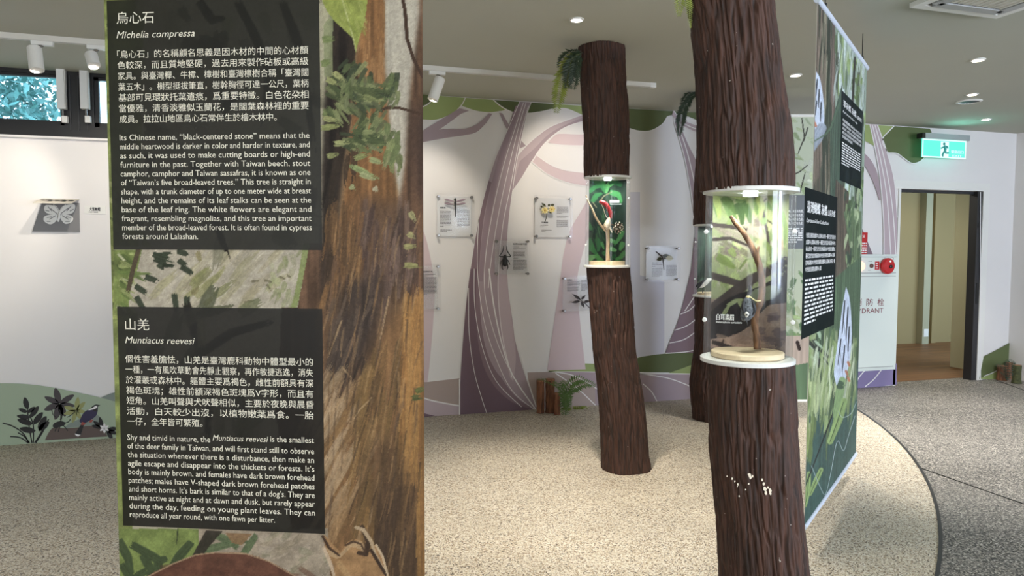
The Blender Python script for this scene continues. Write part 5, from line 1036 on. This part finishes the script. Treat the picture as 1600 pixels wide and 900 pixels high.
def dragonfly(r, d):
    px_tube(MB(), [(711.2, 309.5, .8), (711.2, 311.5, 2), (711.2, 314, 1.3), (711.2, 317, 2), (711.3, 321, 1.5), (711.5, 330, .8), (711.7, 339, .6)], d, 8).build('dragonfly_body', m_dark, r, True)
    for s_, y0, y1 in ((-1, 314.5, 312), (1, 314.5, 312), (-1, 318.5, 317.5), (1, 318.5, 317.5)):
        px_tube(MB(), [(711+s_*1.5, y0, .5), (711+s_*6, (y0+y1)/2+.8, 1.3), (711+s_*12, y1+.4, 1.7), (711+s_*16.5, y1, .6)], d, 6).build('dragonfly_wing', mat('mauve_wing', (150, 130, 140), .4) if s_ < 0 else bpy.data.materials['mauve_wing'], r)
def beetle(r, d):
    px_tube(MB(), [(789.2, 402, 2), (789.2, 405, 4), (789.2, 410, 4.4), (789.2, 414, 3.6), (789.2, 416.5, 1.2)], d, 12).build('beetle_abdomen', m_dark, r, True); px_tube(MB(), [(789.2, 397.8, .8), (789.2, 400, 2.8), (789.2, 403, 3)], d, 10).build('beetle_head', m_dark, r, True)
    for s_ in (-1, 1):
        for L in ([(2, 401), (7.6, 400.8), (8, 399), (3.4, 392), (2.6, 384.6)], [(4, 406), (6, 409), (7.8, 414)], [(3.6, 412), (4.6, 418), (2.6, 421.7)]): px_tube(MB(), [(789.2+s_*x, y, .8 if i < len(L)-1 else .4) for i, (x, y) in enumerate(L)], d, 6).build('beetle_leg', m_dark, r)
m_petal = mat('pale_yellow_petal', (232, 216, 150), .5); m_pist = mat('ochre_flower_centre', (200, 160, 80), .6); m_dleaf = mat('dark_olive_leaf', (70, 72, 48), .5); m_gleaf = mat('grey_leaf', (120, 124, 122), .5); m_cpet = mat('cream_petal', (214, 212, 190), .5)
def leaf3(mb, x0, y0, x1, y1, w, d):
    L = np.array([x1-x0, y1-y0]); n_ = np.array([-L[1], L[0]])/(np.hypot(*L)+1e-9)*w; f = [(0, 0), (.3, 1), (.6, .9), (1, 0), (.6, -.9), (.3, -1)]
    P = [at(x0+L[0]*t+n_[0]*s_, y0+L[1]*t+n_[1]*s_, d-.006*abs(s_)) for t, s_ in f]; P2 = [p+FH*.0015 for p in P]
    mb.add(P+P2, [(0, 1, 2, 3), (0, 3, 4, 5), (6, 9, 8, 7), (6, 11, 10, 9)]); return mb
def flower(r, d):
    for x, y, s_ in ((851.5, 328.5, 6.5), (862.5, 327, 6)):
        mb = MB(); [leaf3(mb, x, y, x+s_*math.cos(k*.785), y+s_*math.sin(k*.785), 1.7, d-.01) for k in range(8)]; mb.build('flower_petals', m_petal, r); px_tube(MB(), [(x-1.3, y, .6), (x, y, 1.6), (x+1.3, y, .6)], d-.014, 8).build('flower_centre', m_pist, r, True)
    mb = MB(); [leaf3(mb, *q, d) for q in ((853, 323, 846, 317, 2), (856, 322, 860, 319, 2), (860, 322, 866.5, 319, 2.2), (859, 328, 861, 334, 2.4), (848, 324, 844, 322, 1.4))]; mb.build('flower_leaves', m_dleaf, r); px_tube(MB(), [(855, 330, .7), (854, 338, .6), (852, 346, .5)], d, 6).build('flower_stem', m_dleaf, r)
def sprig(r, d):
    mb = MB(); [leaf3(mb, *q, d) for q in ((908, 469, 894, 459, 2.2), (907, 470, 893, 473, 2.2), (908, 471, 913, 481, 2.4), (908, 468, 915, 461, 2), (912, 472, 922, 470, 2.2))]; mb.build('sprig_leaves', m_char, r); px_tube(MB(), [(906, 468, .6), (914, 474, .7), (924, 484, .7)], d, 6).build('sprig_stem', m_char, r)
def magnolia(r, d):
    px_tube(MB(), [(1025, 393, .8), (1031, 398, 1), (1035, 402, 1.1), (1036.5, 412, .7), (1037.5, 422, .5)], d, 6).build('magnolia_stem', m_char, r); mb = MB(); leaf3(mb, 1035, 400, 1047, 398.5, 2.6, d); leaf3(mb, 1036, 403, 1042, 404, 1.6, d); mb.build('magnolia_leaf', m_gleaf, r)
    mb = MB(); leaf3(mb, 1040, 403, 1053, 404.5, 3.6, d-.008); leaf3(mb, 1041, 402, 1051, 400.5, 2, d-.01); mb.build('magnolia_petals', m_cpet, r); mb = MB(); leaf3(mb, 1035, 404, 1026, 406, 2.8, d); mb.build('magnolia_bud', m_dleaf, r)
plaque('acrylic plaque with a dragonfly above two text columns, left of the great mauve trunk', 680.5, 302, 741.5, 372.5, ([('蜻蜓類', 687.5, 325.5, 2.6, 696)], [(687.5, 329.5, 705, 355.5, 12), (714.5, 328.5, 734, 355.5, 15), (688, 358.5, 706, 363.5, 2)]), dragonfly)
plaque('acrylic plaque with a long-armed black beetle, at the foot of the dragonfly and flower plaques', 771.5, 372.5, 829, 432, ([('長臂金龜甲蟲', 801.5, 382.3, 2.8, 823)], [(802, 385.5, 816, 387, 1), (802, 387.6, 821, 390.6, 2), (802, 392, 820, 404.5, 7), (802, 406, 823, 422, 9)]), beetle, m_sheet2)
plaque('acrylic plaque with two pale yellow flowers, left of the middle tree column', 834.5, 305, 895, 374, ([('昆欄樹', 846, 348.5, 2.6, 856)], [(870, 323, 888, 335, 6), (870, 338, 888, 341, 2), (869.5, 344, 887, 356, 8), (844, 351.5, 862, 353.5, 1), (843.5, 354, 858, 356, 1), (846, 359, 862, 363, 2)]), flower)
plaque('acrylic plaque with a dark leafy sprig, partly hidden by the middle tree column', 878.5, 431, 940, 489, ([('紅檜木', 886, 438.5, 2.6, 894)], [(886, 440.5, 906, 447, 4), (886, 448, 904, 456, 5), (908, 438, 926, 455, 9)]), sprig, m_sheet2)
plaque('acrylic plaque with a cream magnolia, right of the middle tree column', 1009.5, 384, 1063, 440.5, ([('烏心石', 1018.5, 411.5, 2.4, 1027)], [(1018.5, 412.8, 1035, 418, 2), (1018.5, 419, 1035, 433, 8), (1041, 414.5, 1057, 432, 10)]), magnolia)
plaque('acrylic plaque at the left end of the mural, half hidden by the foreground banner', 628, 412, 689.5, 487, ([('臺灣杉木', 660, 425.5, 2.6, 676)], [(660, 428, 680, 433, 2), (660, 433.5, 682, 461, 14)]), None, m_sheet2)

# ------------------------------------------------------------------ butterfly display on the white wall
u0, v0 = WP.uv(66, 316); u1, v1 = WP.uv(125.5, 362.5)
bt = thing('butterfly_display', WP.P((u0+u1)/2, v1), 'plate greyed as flap shadow, with the butterfly of light in white, and a folded top flap, on the white wall', 'display')
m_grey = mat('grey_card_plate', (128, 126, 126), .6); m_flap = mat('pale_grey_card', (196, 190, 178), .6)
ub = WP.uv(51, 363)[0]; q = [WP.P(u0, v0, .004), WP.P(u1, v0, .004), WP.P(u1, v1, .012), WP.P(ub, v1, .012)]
MB().add(q+[p+[0, .004, 0] for p in q], [(0, 1, 2, 3), (7, 6, 5, 4), (0, 4, 5, 1), (1, 5, 6, 2), (2, 6, 7, 3), (3, 7, 4, 0)]).build('shaded_plate', m_grey, bt)  # plate whose grey paints in the shadow of the flap
dd = .22; q = [WP.P(u0, v0-.025, .004), WP.P(u1, v0-.025, .004), WP.P(u1, v0+.02, dd), WP.P(u0, v0+.02, dd)]
MB().add(q+[p+[0, 0, .004] for p in q], [(0, 1, 2, 3), (7, 6, 5, 4), (0, 4, 5, 1), (1, 5, 6, 2), (2, 6, 7, 3), (3, 7, 4, 0)]).build('top_flap', m_flap, bt)
def wp(x, y, o=.014): return WP.px(x, y, o)
mb = MB()
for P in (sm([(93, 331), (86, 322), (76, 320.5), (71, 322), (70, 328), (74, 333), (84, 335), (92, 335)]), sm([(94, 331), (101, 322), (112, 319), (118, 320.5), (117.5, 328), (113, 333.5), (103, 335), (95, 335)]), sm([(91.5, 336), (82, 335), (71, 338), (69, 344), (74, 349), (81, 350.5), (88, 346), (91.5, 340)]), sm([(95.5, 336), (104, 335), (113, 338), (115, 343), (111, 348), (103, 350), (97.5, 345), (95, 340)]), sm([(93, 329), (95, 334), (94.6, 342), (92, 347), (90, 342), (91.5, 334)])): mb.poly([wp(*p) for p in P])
bf = mb.build('butterfly_light', m_white, bt); mb = MB()  # white shape painted for the light falling through the flap cutout
for L in ([(90, 334), (80, 326)], [(96, 334), (108, 325)], [(88, 337), (78, 343)], [(98, 337), (108, 343)], [(76, 323), (82, 330)], [(112, 322), (105, 330)], [(74, 340), (82, 339)], [(104, 339), (112, 340)], [(74, 346), (80, 346)], [(103, 346), (110, 346)], [(72, 329), (78, 330)], [(116, 327), (110, 330)]): mb.poly([wp(*p, .0155) for p in ribbon(L, 1.3)])
mb.build('wing_marking', m_grey, bf); mb = MB()
for L in ([(93, 330), (90, 324), (84, 320)], [(94, 330), (98, 324), (104, 320)]): mb.poly([wp(*p, .0155) for p in ribbon(sm(L), 1.0)])
mb.build('antenna', m_white, bf); mb = MB()
for k in range(5):
    a = q[0]*(1-.18*k-.14)+q[1]*(.18*k+.14)+[0, -dd*.45, -.012]; mb.box(a-[.014, .02+.03*(k % 2), 0], a+[.02, .03, .001])
mb.build('flap_cutout', m_char, bt)
u0, v0 = WP.uv(132, 321); u1, v1 = WP.uv(166, 334.5); a = WP.P(u0, v0); b = WP.P(u1, v1)
lp = thing('wall_label', b, 'small white name label beside the butterfly display', 'label'); MB().box((a[0], WALL_Y-.006, b[2]), (b[0], WALL_Y-.0005, a[2])).build('label_plate', m_white, lp)
mb = MB(); write(mb, WP, '大紫蛺蝶', WP.uv(140, 329)[0], WP.uv(140, 329)[1], .03, WP.uv(157, 329)[0]-WP.uv(140, 329)[0], 0, .007, 1, 2); bars(mb, WP, WP.uv(139, 330.6)[0], WP.uv(139, 330.6)[1], WP.uv(158, 330)[0]-WP.uv(139, 330)[0], 1, .01, .006, .007); mb.build('lettering', m_ink, lp)
tg = thing('wall_tag', WP.px(1, 672), 'small pale tag low on the sage hill at the far left', 'tag'); a = WP.px(-6, 656); b = WP.px(1.8, 670); MB().box((a[0], WALL_Y-.012, b[2]), (b[0], WALL_Y-.003, a[2])).build('tag_plate', m_track, tg); bars(mb := MB(), Plane((0, WALL_Y-.012, CEIL), (1, 0, 0), (0, 0, -1)), a[0]+.004, CEIL-a[2]+.01, .03, 3, .014, .005, .0006); mb.build('lettering', m_ink, tg)

# ================================================================== ceiling fixtures
ty = float(np.mean([on_z(x, y, CEIL)[1] for x, y in ((0, 48), (160, 62), (660, 104), (1015, 130))])); tx1 = float(on_z(1016, 129, CEIL)[0])
def track(x0, x1, label):
    r = thing('lighting_track', ((x0+x1)/2, ty, CEIL), label, 'track'); MB().box((x0, ty-.017, CEIL-.012), (x1, ty+.017, CEIL-.0005)).box((x0, ty-.017, CEIL-.036), (x1, ty-.009, CEIL-.012)).box((x0, ty+.009, CEIL-.036), (x1, ty+.017, CEIL-.012)).build('rail', m_track, r)
    MB().box((x0, ty-.004, CEIL-.0335), (x1, ty+.004, CEIL-.0125)).build('groove', m_grey, r); MB().box((x1, ty-.019, CEIL-.038), (x1+.05, ty+.019, CEIL-.0005)).build('end_cap', m_white, r)
track(-4.0, tx1, 'long white lighting track along the ceiling in front of the back wall')
def spothead(xa, ya, top, bot, halfpx, target, power, label):
    a = on_z(xa, ya, CEIL-.06); a[1] = ty; dep = float((a-CAMP)@FH); p0 = at(*top, dep); p1 = at(*bot, dep-.03); R_ = halfpx*dep/FPX
    t = thing('track_spotlight', (a[0], ty, CEIL-.037), label, 'spotlight', 'white spotlights on the track'); MB().box((a[0]-.06, ty-.018, CEIL-.062), (a[0]+.06, ty+.018, CEIL-.0372)).build('adaptor', m_white, t)
    MB().tube([[a[0], ty, CEIL-.06], p0], .012, 10).build('stem', m_chrome, t); ax = (p1-p0)/np.linalg.norm(p1-p0); L = np.linalg.norm(p1-p0)
    MB().lathe([(R_*.9, 0), (R_, .006), (R_, L), (R_*.86, L), (R_*.84, L-.012)], p0, ax, 32).build('barrel', m_white, t, False); MB().lathe([(R_*.8, L-.014), (.0005, L-.013)], p0, ax, 24).build('lens', m_glow, t)
    spot_light('spot_lamp', p1+ax*.01, target, power, WARM, 62, .7, .03, t)
spothead(56, 62, (53.5, 74), (57.5, 110), 10.2, on_y(-60, 330), 26, 'white cylinder spotlight at the far left of the track, hanging straight down')
spothead(146, 70, (142, 84), (147, 103), 9, on_y(110, 300), 30, 'short white spotlight on the track beside the forest banner')
spothead(686, 113, (688, 122), (676, 156), 8.2, on_y(660, 330), 22, 'white spotlight tilted left on the track above the mural')
spot_light('track_lamp', (float(on_z(905, 118, CEIL)[0]), ty-.25, CEIL-.09), on_y(880, 290), 34, WARM, 58, .8, .03)
def downlight(px, py, halfpx, power, label, col=WARM):
    p = on_z(px, py, CEIL); dep = float((p-CAMP)@FH); R_ = halfpx*dep/FPX; t = thing('downlight', (p[0], p[1], CEIL), label, 'downlight', 'recessed ceiling downlights')
    MB().lathe([(R_*.98, -.0005), (R_*.98, -.006), (R_*.74, -.009), (R_*.72, -.0005)], p, n=32, caps=False).build('trim_ring', m_white, t, False); MB().lathe([(R_*.72, -.004), (.0005, -.0045)], p, n=28, caps=True).build('glowing_lens', m_glow, t)
    spot_light('downlight_lamp', (p[0], p[1], CEIL-.02), (p[0], p[1], 0), power, col, 66, .8, .05, t)
downlight(901, 30, 11.5, 160, 'ceiling downlight above the pale floor, left of the front column')
downlight(1243, 117, 10, 62, 'ceiling downlight between the front column and the green banner')
downlight(1528, 93, 11, 210, 'ceiling downlight nearest the air conditioner at the right', NEUT); downlight(1519, 147, 9, 180, 'ceiling downlight just above the round ceiling grille', NEUT); downlight(1541, 186, 8, 90, 'ceiling downlight in front of the exit sign, nearest the back wall', NEUT)
p = on_z(1514, 158, CEIL); R_ = 18*float((p-CAMP)@FH)/FPX; g_ = thing('ceiling_grille', (p[0], p[1], CEIL), 'round white speaker grille set in the ceiling at the right', 'grille'); MB().lathe([(R_, -.0005), (R_, -.006), (R_*.8, -.012), (R_*.78, -.0006)], p, n=36, caps=False).build('rim', m_white, g_); mb = MB()
for k in range(-3, 4): mb.box((p[0]+k*R_*.2-.006, p[1]-R_*.7*math.sqrt(max(.05, 1-(k/3.9)**2)), CEIL-.008), (p[0]+k*R_*.2+.006, p[1]+R_*.7*math.sqrt(max(.05, 1-(k/3.9)**2)), CEIL-.003))
mb.build('grille_bars', m_steel, g_)
# air conditioner cassette
ca = on_z(1423, 4, CEIL); cb_ = on_z(1555, 23, CEIL); y1_ = (ca[1]+cb_[1])/2; x0_, x1_ = float(ca[0]), float(cb_[0]); s_ = x1_-x0_; ac = thing('air_conditioner', ((x0_+x1_)/2, y1_-s_/2, CEIL), 'white square air conditioner in the ceiling at the upper right corner', 'air conditioner')
def rect_ring(mb, x0, y0, x1, y1, w, z0, z1): mb.box((x0, y0, z0), (x1, y0+w, z1)).box((x0, y1-w, z0), (x1, y1, z1)).box((x0, y0+w, z0), (x0+w, y1-w, z1)).box((x1-w, y0+w, z0), (x1, y1-w, z1)); return mb
rect_ring(MB(), x0_, y1_-s_, x1_, y1_, .05, CEIL-.025, CEIL-.0005).build('frame', m_white, ac)
for a_, b_ in (((x0_+.09, y1_-.12), (x1_-.09, y1_-.06)), ((x0_+.09, y1_-s_+.06), (x1_-.09, y1_-s_+.12)), ((x0_+.06, y1_-s_+.09), (x0_+.12, y1_-.09)), ((x1_-.12, y1_-s_+.09), (x1_-.06, y1_-.09))): MB().box((*a_, CEIL-.03), (*b_, CEIL-.022)).build('louver', mat('grey_louver', (168, 168, 166), .4) if 'grey_louver' not in bpy.data.materials else bpy.data.materials['grey_louver'], ac)
mb = MB(); mb.box((x0_+.13, y1_-s_+.13, CEIL-.024), (x1_-.13, y1_-.13, CEIL-.018))
for k in range(9): mb.box((x0_+.14+k*(s_-.29)/8, y1_-s_+.14, CEIL-.03), (x0_+.15+k*(s_-.29)/8, y1_-.14, CEIL-.024))
mb.build('intake_grille', m_track, ac); MB().box((x0_+.05, y1_-s_+.05, CEIL-.012), (x1_-.05, y1_-.05, CEIL-.0006)).build('inner_tray', m_grey, ac)

# ================================================================== right end: cabinet, signs
CY = WALL_Y-.10; CPn = Plane((0, CY, CEIL), (1, 0, 0), (0, 0, -1))
u0, v0 = CPn.uv(1312, 391); u1, v1 = CPn.uv(1399, 577); v0 = CPn.uv(1380, 397.5)[1]
a = CPn.P(u0, v0); b = CPn.P(u1, v1)
hy = thing('hydrant_cabinet', (float(a[0]+b[0])/2, CY, float(b[2])), 'pale fire hydrant cabinet with a red alarm bell, left of the doorway', 'cabinet')
MB().box((a[0], CY, b[2]), (b[0], WALL_Y-.018, a[2])).build('body', m_cab, hy)
zu0 = float(CPn.px(1380, 426)[2]); zu1 = float(CPn.px(1380, 402)[2]); zd1 = float(CPn.px(1380, 432)[2]); zd0 = float(b[2])+.04
MB().box((a[0]+.03, CY-.006, zu0), (b[0]-.04, CY, zu1)).build('alarm_panel', m_cab, hy); dr = MB().box((a[0]+.03, CY-.008, zd0), (b[0]-.05, CY, zd1)).build('door', m_cab, hy)
mb = MB()
for z_ in (zu0-.006, zu1, zd1, zd0-.006): mb.box((a[0]+.025, CY-.002, z_), (b[0]-.035, CY-.0005, z_+.006))
mb.box((b[0]-.041, CY-.002, zu0), (b[0]-.036, CY-.0005, zu1)).box((b[0]-.051, CY-.002, zd0), (b[0]-.046, CY-.0005, zd1)); mb.build('panel_seam', m_grey, hy)
LP = Plane((0, CY-.009, CEIL), (1, 0, 0), (0, 0, -1)); mb = MB()
def put(mb, pl, s_, x, y, em, xr, bold=0, off=.0006): u, v = pl.uv(x, y); write(mb, pl, s_, u, v, v-pl.uv(x, y-em)[1], pl.uv(xr, y)[0]-u, 0, off, 1, bold)
put(mb, LP, '消', 1334.5, 477, 12.5, 1346.5, 0); put(mb, LP, '防', 1353.5, 477, 12.5, 1364, 0); put(mb, LP, '栓', 1371, 477, 12.5, 1381, 0); put(mb, LP, 'HYDRANT', 1333, 490, 11, 1380, 0); mb.build('lettering', m_wine, dr)
p = LP.px(1384.5, 415.5); bl = MB().lathe([(.055, 0), (.085, .01), (.085, .035), (.07, .05), (.02, .055)], [p[0], CY-.006, p[2]], (0, -1, 0), 32).build('alarm_bell', m_red, hy, False); MB().lathe([(.018, 0), (.018, .012), (.006, .016)], [p[0]+.01, CY-.06, p[2]-.005], (0, -1, 0), 16).build('bell_hub', m_dark, bl); MB().lathe([(.009, 0), (.009, .006)], [p[0]+.005, CY-.058, p[2]+.05], (0, -1, 0), 12).build('bell_light', m_exitw, bl)
p = LP.px(1344, 416); lm = MB().lathe([(.05, 0), (.05, .012), (.04, .03), (.022, .044), (.0005, .05)], [p[0], CY-.006, p[2]], (0, -1, 0), 28).build('signal_lamp', m_lampr, hy, True)
p = LP.px(1361.5, 415.5); MB().lathe([(.022, 0), (.022, .012), (.008, .016)], [p[0], CY-.006, p[2]], (0, -1, 0), 18).build('push_button', mat('brown_button', (90, 48, 36), .4), hy)
a_ = LP.px(1367.5, 408.5); b_ = LP.px(1374, 421.5); st_ = MB().box((a_[0], CY-.008, b_[2]), (b_[0], CY-.006, a_[2])).build('red_sticker', m_red, hy); bars(mb := MB(), LP, a_[0]+.008, CEIL-a_[2]+.015, .03, 4, .024, .011, .0006); mb.build('lettering', m_textw, st_)
a_ = LP.px(1357, 408); b_ = LP.px(1367, 408.8); mb = MB(); bars(mb, LP, a_[0], CEIL-a_[2], .07, 1, .01, .004, -.002); bars(mb, LP, a_[0], CEIL-LP.px(1357, 422)[2], .07, 1, .01, .004, -.002); mb.build('small_print', m_inkg, hy); MB().tube([LP.px(1394, 406)+[0, .004, -.02], LP.px(1394, 406)+[0, .004, .02]], .016, 10).build('lock', m_chrome, hy)
a_ = WP.px(1334, 363, .004); b_ = WP.px(1353, 398, .004); sg = thing('red_notice', b_, 'red notice with white writing on the wall above the hydrant cabinet', 'notice'); pl_ = MB().box((a_[0], WALL_Y-.016, b_[2]), (b_[0], WALL_Y-.012, a_[2])).build('notice_plate', m_red, sg); SPn = Plane((0, WALL_Y-.016, CEIL), (1, 0, 0), (0, 0, -1)); mb = MB(); put(mb, SPn, '使用方法', 1336, 371, 5, 1351, 1); bars(mb, SPn, a_[0]+.02, CEIL-a_[2]+.11, (b_[0]-a_[0])*.85, 8, .025, .013, .0006); mb.build('lettering', m_textw, pl_)
# exit sign
EY = WALL_Y-.16; EP = Plane((0, EY, CEIL), (1, 0, 0), (0, 0, -1)); a_ = EP.px(1441.5, 216.5); b_ = EP.px(1508.5, 248.5); zt2 = float(EP.px(1445, 208)[2])
ex = thing('exit_sign', ((a_[0]+b_[0])/2, EY, float(b_[2])), 'lit green emergency exit sign with a running figure, above the doorway', 'exit sign')
MB().box((a_[0]+.01, EY-.03, a_[2]), (b_[0]+.02, EY+.05, zt2)).build('housing', mat('silver_housing', (176, 184, 186), .35, .4), ex); MB().box((a_[0]-.03, EY-.028, a_[2]+.005), (a_[0]+.01, EY+.048, zt2-.002)).build('end_cap', m_dark, ex); MB().box(((a_[0]+b_[0])/2-.06, EY+.05, a_[2]), ((a_[0]+b_[0])/2+.06, WALL_Y-.002, zt2)).build('wall_bracket', m_steel, ex)
pan = MB().box((a_[0], EY, b_[2]), (b_[0], EY+.012, a_[2])).build('lit_panel', m_exit, ex); mb = MB()
for x0, z0, x1, z1 in ((a_[0], a_[2]-.012, b_[0], a_[2]), (a_[0], b_[2], b_[0], b_[2]+.012), (a_[0], b_[2], a_[0]+.012, a_[2]), (b_[0]-.012, b_[2], b_[0], a_[2])): mb.box((x0, EY-.003, z0), (x1, EY-.0005, z1))
mb.build('bright_rim', m_exitw, pan); w_ = b_[0]-a_[0]; h_ = a_[2]-b_[2]
fx0, fx1 = a_[0]+w_*.415, a_[0]+w_*.60; MB().box((fx0, EY-.002, b_[2]+h_*.06), (fx1, EY-.0005, b_[2]+h_*.9)).build('doorway_pictogram', m_exitw, pan)
def ep(x, z): return [fx0+(fx1-fx0)*x, EY-.004, b_[2]+h_*z]
mb = MB(); mb.lathe([(.016, 0), (.016, .003)], ep(.38, .77), (0, -1, 0), 14)
for L, r_ in (([(.5, .66), (.52, .44)], .016), ([(.5, .66), (.25, .58), (.02, .52)], .008), ([(.5, .66), (.75, .64), (.85, .54)], .008), ([(.52, .44), (.35, .28), (.2, .15)], .010), ([(.2, .15), (.3, .08)], .008), ([(.54, .44), (.62, .27), (.92, .28)], .010)): mb.tube([ep(*q) for q in L], r_, 8)
mb.build('running_figure', m_exitd, pan); ETP = Plane((0, EY-.001, CEIL), (1, 0, 0), (0, 0, -1)); mb = MB(); tx = a_[0]+w_*.66; vz = lambda k: CEIL-(b_[2]+h_*k)
write(mb, ETP, '緊急出口', tx, vz(.29), h_*.2, w_*.28, 0, .001, 1, 2); write(mb, ETP, 'EXIT', tx+w_*.03, vz(.09), h_*.16, w_*.22, 0, .001, 1, 2); mb.build('lettering', m_exitw, pan)

spot_light('exit_sign_lamp', ((a_[0]+b_[0])/2, EY-.16, float(a_[2])-.1), ((a_[0]+b_[0])/2, EY-.3, CEIL), 1.5, (.25, 1, .85), 165, 1, .08, ex)
# pale paint flakes on the front column
mb = MB(); rr_ = random.Random(5); Rf = 70*dF/FPX
for x, y, s_ in ((1171, 742, 3), (1173, 746, 2.4), (1176, 744, 1.6), (1144, 748, 1.8), (1148, 752, 1.4), (1153, 757, 1.6), (1152, 760, 1), (1191, 750, 2), (1193, 756, 2.2), (1195, 764, 3.2), (1197, 770, 2.6), (1203, 767, 3), (1204, 771, 2), (1200, 762, 1.8), (1155, 775, 1.4), (1234, 769, 1.2), (1218, 775, 1), (1136, 744, 1), (1170, 756, 1.4), (1165, 765, 1)):
    k = (x-1183)/70; d_ = dF-Rf*math.sqrt(max(.05, 1-k*k))-.0005
    mb.poly([at(x+s_*1.1*math.cos(t)*rr_.uniform(.5, 1), y+s_*1.5*math.sin(t)*rr_.uniform(.5, 1), d_) for t in np.arange(7)*.9])
mb.build('paint_flakes', m_cream, colF)
